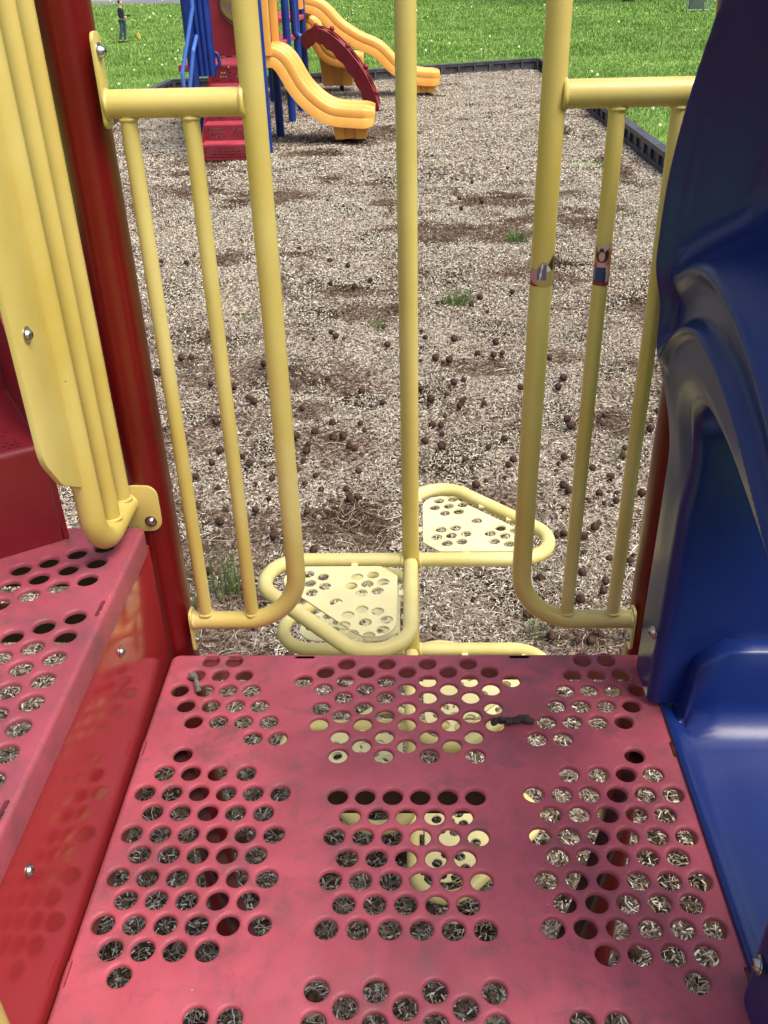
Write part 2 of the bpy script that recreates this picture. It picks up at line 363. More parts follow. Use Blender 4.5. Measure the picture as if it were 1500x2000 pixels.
S = .0525; RP = .0462; HR = .0192
holes = []
for k in range(-3, 4):
    for i in ((-2.5, -1.5, -.5, .5, 1.5, 2.5) if k % 2 else (-2, -1, 0, 1, 2)): holes.append((CX+i*S, CY+k*RP))
hs = .0463; vs_ = .0283*2     # lattice of the end blocks (columns pitch, pitch inside a column)
ub = [(0, 1.580, 4, 0), (1, 1.552, 5, 0), (2, 1.523, 6, 0), (3, 1.4965, 5, 0), (4, 1.471, 4, 0), (5, 1.4375, 5, 0), (6, 1.413, 4, 0), (7, 1.389, 5, 0), (8, 1.3535, 4, 0), (9, 1.328, 3, 0), (10, 1.3015, 4, 0)]
for _, y, cnt, _ in ub:
    for i in range(cnt):
        x = CX+(i-(cnt-1)/2)*.0918
        for yy in (y, 2*CY-y): holes.append((x, yy))
sb = [(1.302, [0]), (1.2545, [-.5, .5, 1.5, 2.6]), (1.2045, [-1, 0, 1, 2, 3, 4]), (1.1575, [-.5, .5, 1.5, 2.5, 3.5]), (1.108, [-1, 0, 1, 2, 3, 4]), (1.0635, [-.5, .5, 1.5, 2.5, 3.5]),
      (1.0155, [-1, 0, 1, 2, 3, 4]), (.9715, [-.5, .5, 1.5, 2.5, 3.5]), (.925, [-1, 0, 1, 2, 3, 4]), (.879, [-.5, .5, 1.5, 2.5]), (.834, [0])]
for y, L in sb:
    for i in L:
        x = -.473+i*S; holes += [(x, y), (2*CX-x, y)]
cb = [(1.589, [-.470, -.4165]), (1.5405, [-.494, -.4395, -.3865]), (1.492, [-.521, -.466, -.414, -.363]), (1.444, [-.497, -.443, -.390, -.338]), (1.396, [-.471, -.418, -.365, -.311]), (1.348, [-.338, -.286])]
for y, L in cb:
    for x in L:
        for yy in (y, 2*CY-y): holes += [(x, yy), (2*CX-x, yy)]
holes = [(x, y, HR) for x, y in holes]
slots = [(-.557, 1.335, -.557, 1.300, .004), (-.557, .855, -.557, .815, .004), (.512, 1.335, .512, 1.300, .004), (.512, .855, .512, .815, .004),
         (-.275, 1.600, -.235, 1.600, .004), (.215, 1.600, .255, 1.600, .004)]
def deck_plate(x0, x1, y0, y1, z, holes, slots, drop=.075):
    bm = bmesh.new(); e = .008
    o = rpoly([(x0+e, y0+e), (x1-e, y0+e), (x1-e, y1-e), (x0+e, y1-e)], .012, 4)
    perf(bm, o, holes, slots, z, .011)
    # rolled edge and skirt
    prof = [(0, 0), (e*.45, -.0008), (e*.8, -.003), (e, -.0075), (e, -drop), (e-.004, -drop), (e-.004, -.011)]
    R = []
    for d, dz in prof:
        q = rpoly([(x0+e-d, y0+e-d), (x1-e+d, y0+e-d), (x1-e+d, y1-e+d), (x0+e-d, y1-e+d)], .012+d, 4); R.append([bm.verts.new((x, y, z+dz)) for x, y in q])
    for i in range(len(R)-1):
        n = len(R[i])
        for k in range(n): bm.faces.new((R[i][k], R[i][(k+1) % n], R[i+1][(k+1) % n], R[i+1][k]))
    bmesh.ops.remove_doubles(bm, verts=bm.verts[:], dist=1e-5)
    return bm
fin(deck_plate(XL+.004, XR, .50, YF, DZ, holes, slots), 'deck', DECK, near, label='pink-red perforated deck in the middle of the picture', angle=50)
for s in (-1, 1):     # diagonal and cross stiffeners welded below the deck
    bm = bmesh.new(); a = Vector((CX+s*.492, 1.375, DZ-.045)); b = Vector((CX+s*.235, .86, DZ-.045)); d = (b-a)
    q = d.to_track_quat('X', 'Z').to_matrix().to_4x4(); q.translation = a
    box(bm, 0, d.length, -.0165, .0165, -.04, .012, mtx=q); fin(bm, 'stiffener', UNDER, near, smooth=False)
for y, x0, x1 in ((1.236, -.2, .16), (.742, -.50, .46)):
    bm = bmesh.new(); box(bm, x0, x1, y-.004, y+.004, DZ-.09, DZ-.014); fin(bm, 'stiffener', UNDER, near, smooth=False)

# upper deck with its riser panel
UZ = 1.61
uh = []
for x, L in ((-.6125, [1.2815, 1.2265, 1.1695, 1.1145, 1.0615, 1.0065, .953, .90, .845]), (-.660, [1.2545, 1.1975, 1.1435, 1.089, 1.034, .98, .925, .87]), (-.7065, [1.2255, 1.171, 1.116, 1.061, 1.006, .95, .90]),
             (-.753, [1.1975, 1.1435, 1.089, 1.034, .98, .925]), (-.799, [1.171, 1.116, 1.061, 1.006]), (-.626, [1.510, 1.4555, 1.397]), (-.6745, [1.4875, 1.4325, 1.3745]), (-.7215, [1.458, 1.4025, 1.348]), (-.768, [1.4325, 1.376, 1.32])):
    for y in L: uh.append((x, y, HR))
fin(deck_plate(-1.62, -.560, .48, 1.585, UZ, uh, [(-.5735, 1.325, -.5735, 1.285, .004), (-.5735, .86, -.5735, .82, .004)], drop=.055), 'deck', DECK, near, label='upper perforated deck one step higher at the left', angle=50)
bm = bmesh.new(); box(bm, -.5725, -.5665, .48, 1.60, 1.165, UZ-.056, bev=.0015)
ris = fin(bm, 'riser_panel', RISER, near, label='glossy red upright panel below the upper deck')
bolt((-.5665, 1.335, 1.483), (1, 0, 0), ris); bolt((-.5665, .845, 1.483), (1, 0, 0), ris)
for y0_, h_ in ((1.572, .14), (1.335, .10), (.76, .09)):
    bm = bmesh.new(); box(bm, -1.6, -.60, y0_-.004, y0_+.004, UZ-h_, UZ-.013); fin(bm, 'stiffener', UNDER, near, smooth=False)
# red step box with a raised side standing on the upper deck
c0 = Vector((-.716, 1.534, UZ)); dn = Vector((-.54, .842, 0)).normalized(); dt = Vector((-.842, -.54, 0)).normalized()
Ms = Matrix((dt, dn, Vector((0, 0, 1)))).transposed().to_4x4(); Ms.translation = c0
bm = bmesh.new()
sh = []
for r_, k_ in ((.013, (.046, .036)), (.013, (.088, .050)), (.013, (.058, .100)), (.013, (.115, .115))):
    for q in range(7):
        a = q*PI/3; rr = 0 if q == 6 else .0135
        sh.append((k_[0]+rr*math.cos(a), k_[1]+rr*math.sin(a), .0036))
sh += [(.16+.03*i, .14+.022*(i % 2), .0033) for i in range(16)]
perf(bm, rpoly([(.0, .012), (.9, .012), (.9, .5), (.0, .5)], .004, 3), sh, [], .216, .006, lip=.0008, seg=10)
vs2 = bm.verts[:]
prof = [(.012, .216), (.006, .2145), (.002, .210), (0, .203), (0, 0.002), (.01, .002), (.01, .209)]
R = [[bm.verts.new((x, y, z)) for x in (0, .9)] for y, z in prof]
for i in range(len(R)-1): bm.faces.new((R[i][0], R[i][1], R[i+1][1], R[i+1][0]))
box(bm, 0, .9, .32, .33, .216, .43); box(bm, 0, .9, .33, .6, .42, .43)
bmesh.ops.transform(bm, matrix=Ms, verts=bm.verts[:])
stp = fin(bm, 'stair_step', RED2, near, label='wine-red step box standing on the upper deck', angle=45)
bm = bmesh.new(); prism(bm, [(0, .002), (.6, .002), (.6, .80), (.12, .42), (.0, .225)], -.012, -.002, 'x')
bmesh.ops.transform(bm, matrix=Ms, verts=bm.verts[:]); fin(bm, 'side_plate', RED2, stp, smooth=False, local=True)
bolt(tuple(Ms @ Vector((.015, .30, .33))), tuple(Ms.to_3x3() @ Vector((1, 0, 0))), stp, r=.007)

# red posts
for x, y, lab in ((-.562, 1.662, 'dark red post behind the left yellow rails'), (.532, 1.664, 'dark red post behind the blue hood'), (-.60, .47, None), (.56, .45, None)):
    bm = bmesh.new(); tube(bm, [(x, y, -.1), (x, y, 3.6)] if y > 1 else [(x, y, -.1), (x, y, 2.3)], .0445, seg=40); fin(bm, 'post', RED, near, label=lab)

def flange(c, ax, w, h, t, parent, lab=None):
    """small rounded mounting plate, its face normal along ax"""
    bm = bmesh.new(); r = rpoly([(-w/2, -h/2), (w/2, -h/2), (w/2, h/2), (-w/2, h/2)], min(w, h)*.35, 5)
    if ax == 'x': prism(bm, [(c[1]+p, c[2]+q) for p, q in r], c[0]-t/2, c[0]+t/2, 'x', bev=.0015)
    else: prism(bm, [(c[0]+p, c[2]+q) for p, q in r], c[1]-t/2, c[1]+t/2, 'y', bev=.0015)
    return fin(bm, 'mounting_flange', YEL, parent, local=True)

def weld(bm, c, ax, r, rr=.006):
    """weld bead ring round a joint"""
    pts = []
    for k in range(22):
        a = 2*PI*k/22; d = r+.001*math.sin(5*a+c[0]*40)
        pts.append({'z': (c[0]+d*math.cos(a), c[1]+d*math.sin(a), c[2]), 'x': (c[0], c[1]+d*math.cos(a), c[2]+d*math.sin(a)), 'y': (c[0]+d*math.cos(a), c[1], c[2]+d*math.sin(a))}[ax])
    tube(bm, pts, rr, seg=8, closed=True)

def front_rail(s):
    """loop rail in the opening plane; s=-1 left, 1 right"""
    Yp = 1.62; xm = -.261 if s < 0 else .230; xp = -.505 if s < 0 else .482; zt = 2.412; zb = 1.337
    bm = bmesh.new(); tube(bm, fillet([(xm, Yp, 3.4), (xm, Yp, zb), (xp, Yp, zb)], .125, 14), .0205, seg=28)
    weld(bm, (xp+s*-.004, Yp, zb), 'x', .0185, .004)
    lab = 'left yellow guard rail beside the pod climber opening' if s < 0 else 'right yellow guard rail with two torn stickers'
    g = fin(bm, 'guard_rail', YEL, near, label=lab)
    bm = bmesh.new(); tube(bm, [(xm+s*.0145, Yp, zt), (xp, Yp, zt)], .0225, seg=28)
    weld(bm, (xm+s*.0175, Yp, zt), 'x', .0225, .0045); weld(bm, (xp-s*.003, Yp, zt), 'x', .0205, .004)
    fin(bm, 'top_rail', YEL, g, local=True)
    for x in ((-.473, -.368) if s < 0 else (.336, .4375)):
        bm = bmesh.new(); tube(bm, [(x, Yp, zb+.015), (x, Yp, zt-.015)], .0142, seg=24); weld(bm, (x, Yp, zb+.0205), 'z', .0138, .0035); weld(bm, (x, Yp, zt-.023), 'z', .0138, .0035)
        fin(bm, 'rail_bar', YEL, g, local=True)
    xf = xp+s*.003
    flange((xf, Yp+.005, zt+.035), 'x', .042, .145, .006, g); flange((xf, Yp+.005, zb-.028), 'x', .042, .11, .006, g)
    bolt((xf-s*.003, Yp+.004, zt+.078), (-s, 0, 0), g, .0095, .012); bolt((xf-s*.003, Yp+.004, zb-.058), (-s, 0, 0), g, .008, .009)
    return g
gl = front_rail(-1); gR = front_rail(1)

def sticker(x, z0, z1, r, parent, kind, lab):
    """torn printed sticker wrapped round a bar: cells coloured by a generic pattern"""
    cols = ['#b9ab97', '#40292a', '#c79a95', '#2a3763', '#b8714c', '#8e2030', '#b9838c', '#6b5b86', '#a9955a', '#d9cdb6']
    ms = [mat('sticker_%s' % c.strip('#'), lin(c), rough=.45) for c in cols]
    me = bmesh.new(); nu, nv = 34, 56; a0, a1 = (-PI/2-1.45, -PI/2+1.35)
    def pick(u, v):
        if kind == 'tall':
            if v > .87+.05*math.sin(u*21)+.02*math.sin(u*47): return 0
            if v < .08+.01*math.sin(u*9): return 5
            if u > .78: return 4
            if ((u-.40)/.14)**2+((v-.70)/.11)**2 < 1: return 2
            if ((u-.42)/.30)**2+((v-.73)/.17)**2 < 1: return 1
            if .15+.1*(v) < u < .66-.08*v and v < .44: return 3
            if v < .56 and abs(u-.42) < .16: return 2
            if v < .5 and u < .2: return 7
            return 2 if v < .5 else 4
        top = .42+.55*u+.06*math.sin(u*17)
        if v > top: return None
        if v > top-.07: return 8
        if u > .62 and v > .55+.1*math.sin(u*13): return 1
        if v < .10+.04*math.sin(u*15): return 5 if (u < .35 or u > .9) else 8
        if abs(u-.40-.12*v) < .022 and .2 < v < .75: return 9
        if u < .33 and v < .62: return 6
        if .33 < u < .62 and .2 < v < .66: return 7
        return 8 if (v < .45 or u > .75) else 9
    vv = [[None]*(nu+1) for _ in range(nv+1)]
    for j in range(nv+1):
        for i in range(nu+1):
            a = a0+(a1-a0)*i/nu; vv[j][i] = me.verts.new((x+r*math.cos(a), 1.62+r*math.sin(a), z0+(z1-z0)*j/nv))
    for j in range(nv):
        for i in range(nu):
            k = pick((i+.5)/nu, (j+.5)/nv)
            if k is None: continue
            f = me.faces.new((vv[j][i], vv[j][i+1], vv[j+1][i+1], vv[j+1][i])); f.material_index = k
    bmesh.ops.delete(me, geom=[v for v in me.verts if not v.link_faces], context='VERTS')
    o = fin(me, 'sticker', ms, parent, label=lab, local=True, recalc=False)
    return o
sticker(.3365, 2.098, 2.172, .0147, gR, 'tall', 'tall sticker in blue, pink and brown with a red lower edge and a torn white top')
sticker(.230, 2.100, 2.160, .0210, gR, 'torn', 'mostly peeled sticker with pink and mauve scraps')

# side rail along the left edge, seen almost edge-on
bm = bmesh.new(); XS = -.60
tube(bm, fillet([(XS, 1.421, 3.3), (XS, 1.421, 1.652), (XS, 1.612, 1.652)], .085, 12), .0235, seg=28); weld(bm, (XS, 1.606, 1.652), 'y', .021, .004)
sr = fin(bm, 'guard_rail', YEL, near, label='yellow side rail with a flat plate at the left edge of the picture')
for y in (1.517, 1.592):
    bm = bmesh.new(); tube(bm, [(XS, y, 1.664), (XS, y, 3.3)], .0165, seg=24); weld(bm, (XS, y, 1.674), 'z', .0165, .004); fin(bm, 'rail_bar', YEL, sr, local=True)
flange((XS+.028, 1.617, 1.635), 'y', .075, .11, .006, sr); bolt((XS+.043, 1.614, 1.605), (0, -1, 0), sr, .009, .009)
bm = bmesh.new(); prism(bm, rpoly([(1.274, 1.925), (1.325, 1.855), (1.43, 1.79), (1.43, 3.3), (1.274, 3.3)], [.07, .05, .005, .01, .01], 9), XS-.006, XS+.004, 'x', bev=.002); fin(bm, 'side_plate', YEL, sr, local=True)
bolt((XS+.004, 1.321, 2.124), (1, 0, 0), sr, .0095, .009)
bm = bmesh.new(); tube(bm, fillet([(-.478, .545, 3.0), (-.478, .545, 1.50), (-.478, .40, 1.50)], .08), .026, seg=24); fin(bm, 'guard_rail', YEL, near, label='yellow rail tube at the lower left corner of the picture')

# ---- blue hood and slide at the right
OY0, OY1, OZ1, OR = .815, 1.435, 1.975, .11
def opening(n=90):
    """opening outline from the far jamb foot over the top to the near jamb foot: (y, z)"""
    pts = fillet([(OY1, 1.262, 0), (OY1, OZ1, 0), (OY0, OZ1, 0), (OY0, 1.262, 0)], OR, 14)
    P = [(p.x, p.y) for p in pts]; L = [0]
    for a, b in zip(P, P[1:]): L.append(L[-1]+math.hypot(b[0]-a[0], b[1]-a[1]))
    t = np.linspace(0, L[-1], n); return list(zip(np.interp(t, L, [p[0] for p in P]), np.interp(t, L, [p[1] for p in P])))
def crown(y): return .85*max(0, 1.36-y)**2      # the arch falls away towards the near jamb
def oyo(z): return 1.605-.85*max(0, z-2.22)**1.8-.035*smst(2.0, 1.86, z)                       # far edge of the hood, curving in at the top
def dop(y, z):
    """distance outside the opening"""
    z = z+crown(y)*smst(1.45, 1.95, z)
    dy = max(OY0+OR-y, 0, y-(OY1-OR)); dz = max(z-(OZ1-OR), 0)
    return math.hypot(dy, dz)-OR
def hoodX(y, z):
    d = dop(y, z); e = min(oyo(z)-y, y-.62)     # distances from the opening and from the outer side edges
    def smin(a, b, k=.05):
        h = max(0, min(1, .5+.5*(b-a)/k)); return b*(1-h)+a*h-k*h*(1-h)
    base = .487-.038*smst(1.76, 2.03, z)+.02*smst(2.25, 2.75, z)
    outer = smin(d-.128, e-.055)                           # <0 : outer molding level
    rec = smin(d-.232, e-.075, .06)                        # >0 : recess
    if z < 1.9: k = smst(1.66, 1.9, z); outer = outer*k-.05*(1-k); rec = rec*k-.08*(1-k)
    x = base+.008*smst(-.006, .014, outer)-.019*math.exp(-(outer/.010)**2)
    x += -.022*math.exp(-((rec+.014)/.018)**2)
    if rec > 0: x += .30*smst(-.02, .30, rec)+.04*smst(0, .05, rec)
    x += .02*smst(.06, 0, d)*smst(1.7, 1.9, z)
    return x
bm = bmesh.new(); 
def warp(y, z):
    lo, hi = z-.6, z
    for _ in range(30):
        m_ = (lo+hi)/2
        if m_+crown(y)*smst(1.45, 1.95, m_) < z: lo = m_
        else: hi = m_
    return (y, hi)
OP = [warp(y, z) for y, z in opening(1400)]
def outer_pt(y, z):
    """where the ray from a point low in the opening through (y, z) meets the outer outline"""
    cy, cz = (OY0+OY1)/2, 1.56
    if z <= cz: return (oyo(z) if y > cy else .62, z)
    dy, dz = y-cy, z-cz; L = math.hypot(dy, dz); dy /= L; dz /= L; lo, hi = L, 3.0
    ins = lambda t: .62 < cy+dy*t < oyo(cz+dz*t) and cz+dz*t < 2.95
    t = L+.01
    while ins(t) and t < 3: t += .01
    lo, hi = t-.01, t
    for _ in range(18):
        m_ = (lo+hi)/2
        if ins(m_): lo = m_
        else: hi = m_
    return (cy+dy*lo, cz+dz*lo)
# keep the samples evenly spread along both the inner and the outer outline
_m = [0]
for (a, b) in zip(OP, OP[1:]):
    oa, ob = outer_pt(*a), outer_pt(*b); _m.append(_m[-1]+math.hypot(a[0]-b[0], a[1]-b[1])+.6*math.hypot(oa[0]-ob[0], oa[1]-ob[1]))
_t = np.linspace(0, _m[-1], 460); OP = list(zip(np.interp(_t, _m, [p[0] for p in OP]), np.interp(_t, _m, [p[1] for p in OP])))
NT = 250; grid = []
for (y, z) in OP:
    oy, oz = outer_pt(y, z); row = []
    # return into the opening, then across the face, then the outer return
    d = Vector((oy-y, oz-z)); L = d.length; d.normalize()
    x0 = hoodX(y+d.x*.02, z+d.y*.02)
    for a in np.linspace(0, 1, 8):
        row.append((.615+(x0+.02-.615)*a, y, z))
    for a in np.linspace(PI/2, 0, 7)[::-1][::-1]:
        rr = .022; row.append((x0+rr-rr*math.cos(a), y+d.x*(rr-rr*math.sin(a)), z+d.y*(rr-rr*math.sin(a)))) if a < PI/2 else None
    for a in np.linspace(0, 1, NT)**1.7:
        s = .024+(L-.024-.02)*a; yy, zz = y+d.x*s, z+d.y*s; row.append((hoodX(yy, zz), yy, zz))
    xe = row[-1][0]
    for a in np.linspace(0, PI/2, 6)[1:]: row.append((xe+.02-.02*math.cos(a), oy-d.x*.02+d.x*.02*math.sin(a), oz-d.y*.02+d.y*.02*math.sin(a)))
    row.append((xe+.12, oy, oz)); grid.append([bm.verts.new(p) for p in row])
for i in range(len(grid)-1):
    for j in range(len(grid[i])-1): bm.faces.new((grid[i][j], grid[i][j+1], grid[i+1][j+1], grid[i+1][j]))
for g in (grid[0], grid[-1]):       # rounded feet
    c = [bm.verts.new((v.co.x, v.co.y, v.co.z-.004)) for v in g]
    for j in range(len(g)-1): bm.faces.new((g[j], g[j+1], c[j+1], c[j]))
    bm.faces.new(c)
hood = fin(bm, 'slide_hood', BLUE, near, label='dark blue plastic hood with an arched opening', angle=60)
bolt((.483, 1.462, 1.425), (-1, -.25, .1), hood, .0095, .010); bolt((.483, .778, 1.375), (-1, .25, .1), hood, .010, .010)
# tunnel behind the opening
bm = bmesh.new(); T = []
for q in np.linspace(0, 1, 12):
    row = []
    for y, z in OP[::3]:
        xe = .76; x = .605+(xe-.605)*q; row.append(bm.verts.new((x, (y-1.125)*1.015+1.125, z+.006)))
    T.append(row)
for a, b in zip(T, T[1:]):
    for j in range(len(a)-1): bm.faces.new((a[j], a[j+1], b[j+1], b[j]))
fin(bm, 'slide_tunnel', BLUE, near, label='dark inside of the slide tunnel')
# chute: bed with rounded side walls, starting level with the deck and falling away
def chute_prof():
    p = []
    y0, y1, zr, R = .845, 1.398, .19, .07
    p += [(y0-.05, zr-.05), (y0-.05, zr-.004), (y0-.045, zr), (y0-.004, zr), (y0+.003, zr-.006)]
    for a in np.linspace(0, PI/2, 9): p.append((y0+.006+R-R*math.cos(a), R-R*math.sin(a)))
    for a in np.linspace(0, PI/2, 9): p.append((y1-.006-R+R*math.sin(a), R-R*math.cos(a)))
    p += [(y1-.003, zr-.006), (y1+.004, zr), (y1+.045, zr), (y1+.05, zr-.004), (y1+.05, zr-.05)]
    return p
bm = bmesh.new(); rows = []; cp = chute_prof()
for x in np.concatenate([[.5150, .5155, .518, .524, .532, .542, .552], np.linspace(.565, 2.6, 40)]):
    zc = np.interp(x, [.515, .5155, .518, .524, .532, .542, .56], [1.2455, 1.2485, 1.2515, 1.2530, 1.2515, 1.245, 1.238])-.62*max(0, x-.80)**1.12*1.0
    lip = .0
    k = smst(.548, .572, x)
    rows.append([bm.verts.new((x+.02*(1-k)*0, y, zc+z*(.06+.94*k) if 0 else zc+z*k+(0 if k > 0 else 0))) for y, z in cp])
for a, b in zip(rows, rows[1:]):
    for j in range(len(a)-1): bm.faces.new((a[j], a[j+1], b[j+1], b[j]))
bmesh.ops.recalc_face_normals(bm, faces=bm.faces[:]); bmesh.ops.solidify(bm, geom=bm.faces[:], thickness=.008)
fin(bm, 'slide_chute', BLUE, near, label='blue slide bed starting at the right edge of the deck', angle=60)

# ================================================================= POD CLIMBER
PX, PY = -.013, 2.15
pc = empty('pod_climber', (PX, PY, 0), 'pale yellow pod climber of triangular stepping plates on one tall pole', 'climber')
bm = bmesh.new(); tube(bm, [(PX, PY, -.2), (PX, PY, 3.5)], .0235, seg=32); fin(bm, 'pole', YEL, pc)
def pod(sx, sy, z, level):
    L = .545
    def W(u, v): return (PX+sx*u, PY+sy*v)
    bm = bmesh.new(); tr = .0205
    path = fillet([W(.02, 0)+(z,), W(L, 0)+(z,), W(0, L)+(z,), W(0, .02)+(z,)], [0, .1, .1, 0], 16)
    # each round-bent corner is filleted once over its whole bend
    tube(bm, path, tr, seg=24); weld(bm, W(.026, 0)+(z,), 'x', .0205, .004)
    rim = fin(bm, 'pod_rim', YEL3, pc, label={0: 'topmost pod rim', 1: None, 2: None, 3: 'lowest pod rim'}.get(level))
    bm = bmesh.new(); off = .037
    base = rpoly([(.085, off), (L-.105, off), (off, L-.105), (off, .085)], [.004, .062, .062, .004], 9)
    fl = [(.120, .122), (.278, .118), (.118, .292)]; hs_ = []
    for q, (a, b) in enumerate(fl):
        hs_.append((a, b, .0165))
        np_ = 8 if (q == 2 and level == 0 and sx < 0) else 6; rg = .056 if np_ == 8 else .0445
        for k in range(np_):
            t = k*2*PI/np_+PI/6*(q % 2)+.2; hs_.append((a+rg*math.cos(t), b+rg*math.sin(t), .0165))
    hs_ += [(.2, .205, .0165)]
    hs_ = [h for h in hs_ if h[0] > off+.02 and h[1] > off+.02 and h[0]+h[1] < L-.045]
    perf(bm, base, hs_, [], 0, .005, lip=.001, seg=20)
    for v in bm.verts: x, y = W(v.co.x, v.co.y); v.co = Vector((x, y, v.co.z+z+.004))
    pl = fin(bm, 'step_plate', YEL2, rim, local=True)
    for (u, v) in ((.16, .024), (.34, .024), (.024, .16), (.024, .34), (.30, .222), (.222, .30)):
        bm = bmesh.new(); x, y = W(u, v); box(bm, x-.009, x+.009, y-.012, y+.012, z-.004, z+.003, bev=.001)
        fin(bm, 'tab', YEL2, rim, local=True)
LZ = [1.139, .809, .489, .178]
for i, z in enumerate(LZ):
    for s in ((-1, -1), (1, 1)) if i % 2 == 0 else ((-1, 1), (1, -1)): pod(s[0], s[1], z, i)

# ================================================================= FAR PLAY STRUCTURE
far = empty('play_structure', (-3.0, 18.0, 0), 'far blue and wine-red play structure with orange-yellow slides', 'play structure')
Z1 = 1.27; Z2 = 1.62
def fbox(name, m, *a, bev=.01, parent=far, label=None):
    bm = bmesh.new(); box(bm, *a, bev=bev); return fin(bm, name, m, parent, label=label, local=(parent is not far))
def ftube(name, m, pts, r, seg=16, parent=far, label=None):
    bm = bmesh.new(); tube(bm, pts, r, seg=seg); return fin(bm, name, m, parent, label=label, local=(parent is not far))
for x, y in ((-2.335, 15.6), (-2.36, 17.35), (-2.31, 18.85), (-2.29, 20.35), (-3.42, 15.62), (-3.78, 17.35), (-3.7, 18.85), (-3.7, 20.35), (-3.1, 22.1), (-2.35, 22.1)):
    ftube('post', FBLUE, [(x, y, -.1), (x, y, 3.6)], .072)
# stairs with perforated risers
for i in range(5):
    y0 = 14.9+.34*i; z = .24*(i+1)+.03 if i < 4 else Z1; zb = .03+.24*i if i else .03
    bm = bmesh.new(); box(bm, -3.27, -2.47, y0, y0+.36, z-.03, z, bev=.006)
    for q in range(13): box(bm, -3.27+.0615*q+.008, -3.27+.0615*q+.03, y0+.02, y0+.33, z-.002, z+.006)
    if i < 4: st = fin(bm, 'stair_tread', FRED, far)
    else: bm.free(); st = far
    bm = bmesh.new(); hh = []; rw = z-.03-zb; nr = 4
    for r_ in range(nr):
        for c_ in range(17):
            xx = -3.23+.045*c_+(.0225 if r_ % 2 else 0)
            if abs(xx+2.9) < .045 and i != 0: continue
            if xx > -2.49: continue
            hh.append((xx, zb+.045+(rw-.085)*r_/(nr-1), .0135))
    perf(bm, [(-3.27, zb+.004), (-2.47, zb+.004), (-2.47, z-.031), (-3.27, z-.031)], hh, [], 0, .01, lip=.001, seg=8)
    for v in bm.verts: v.co = Vector((v.co.x, y0+.008+v.co.z, v.co.y))
    fin(bm, 'stair_riser', FDRED, far, smooth=False)
for x in (-3.275, -2.465):
    bm = bmesh.new(); prism(bm, [(14.9, 0.02), (15.1, .02), (16.55, 1.0), (16.55, Z1), (16.26, Z1), (14.9, .24)], x-.006, x, 'x'); fin(bm, 'stair_stringer', FDRED, far, smooth=False)
fbox('deck', FRED, -3.80, -2.42, 16.27, 17.75, Z1-.10, Z1)
for x in (-3.16, -2.98, -2.80, -2.62):
    bm = bmesh.new(); dome(bm, (x, 16.255, Z1-.05), (0, -1, 0), .015, .012, 8); fin(bm, 'bolt', STEEL, far)
fbox('deck', FRED, -4.0, -2.30, 17.8, 20.4, Z2-.25, Z2-.17, label='middle deck beyond the blue posts'); fbox('deck', FRED, -3.9, -2.3, 20.5, 23.9, Z2+.02, Z2+.1)
# dark red panel with a clear bubble window
bm = bmesh.new(); o = [(-3.44, Z1+.02), (-2.37, Z1+.02), (-2.37, 3.1), (-3.44, 3.1)]
perf(bm, o, [(-2.88, 2.08, .38)], [], 0, .05, lip=.01, seg=40)
for v in bm.verts: v.co = Vector((v.co.x, 17.62+v.co.z, v.co.y))
wp = fin(bm, 'window_panel', FDRED, far, smooth=False, label='wine-red panel with a round bubble window')
bm = bmesh.new(); sphere(bm, (0, 0, 0), .37, 4)
bmesh.ops.delete(bm, geom=[v for v in bm.verts if v.co.y > .02], context='VERTS')
for v in bm.verts: v.co = Vector((v.co.x-2.88, v.co.y*.6+17.57, v.co.z+2.08))
GL = bpy.data.materials.new('clear_plastic'); GL.use_nodes = True; b = GL.node_tree.nodes['Principled BSDF']; b.inputs['Transmission Weight'].default_value = .45; b.inputs['Roughness'].default_value = .12; b.inputs['Base Color'].default_value = lin('#8f6a60'); b.inputs['IOR'].default_value = 1.05
fin(bm, 'bubble_window', GL, wp, local=True)
bm = bmesh.new(); tube(bm, [(-2.88+.39*math.cos(a), 17.56, 2.08+.38*math.sin(a)) for a in np.linspace(0, 2*PI, 33)[:-1]], .014, 8, closed=True); fin(bm, 'window_ring', FDRED, wp, local=True)
# blue ribbed climbing panel, blue bench loop and light blue hand rails left of the stairs
bm = bmesh.new()
for k in range(5):
    x = -3.47+.082*k; tube(bm, [(x, 15.72, 1.15 if k else .35), (x, 15.72, 3.2)], .046, 12)
box(bm, -3.50, -3.08, 15.73, 15.76, 1.15, 3.2); fin(bm, 'climbing_panel', FBLUE, far, label='blue ribbed panel at the left of the stairs')
bm = bmesh.new(); tube(bm, fillet([(-3.28, 15.5, 2.6), (-3.28, 15.45, 2.10), (-3.50, 15.2, 1.24), (-3.51, 15.2, .0)], .06, 6), .030, 12); fin(bm, 'hand_rail', LBLUE, far)
bm = bmesh.new(); tube(bm, fillet([(-3.30, 15.6, 1.72), (-3.31, 15.3, 1.55), (-3.42, 15.25, 1.05), (-3.42, 15.25, 0)], .05, 6), .030, 12); fin(bm, 'hand_rail', LBLUE, far)
bm = bmesh.new(); tube(bm, fillet([(-3.45, 15.9, 1.50), (-3.06, 15.9, 1.46), (-3.04, 15.9, 1.27), (-3.3, 15.85, 1.24), (-3.45, 15.85, 1.33), (-3.43, 15.9, 1.48)], .06, 5), .028, 10); fin(bm, 'grab_loop', FBLUE, far)

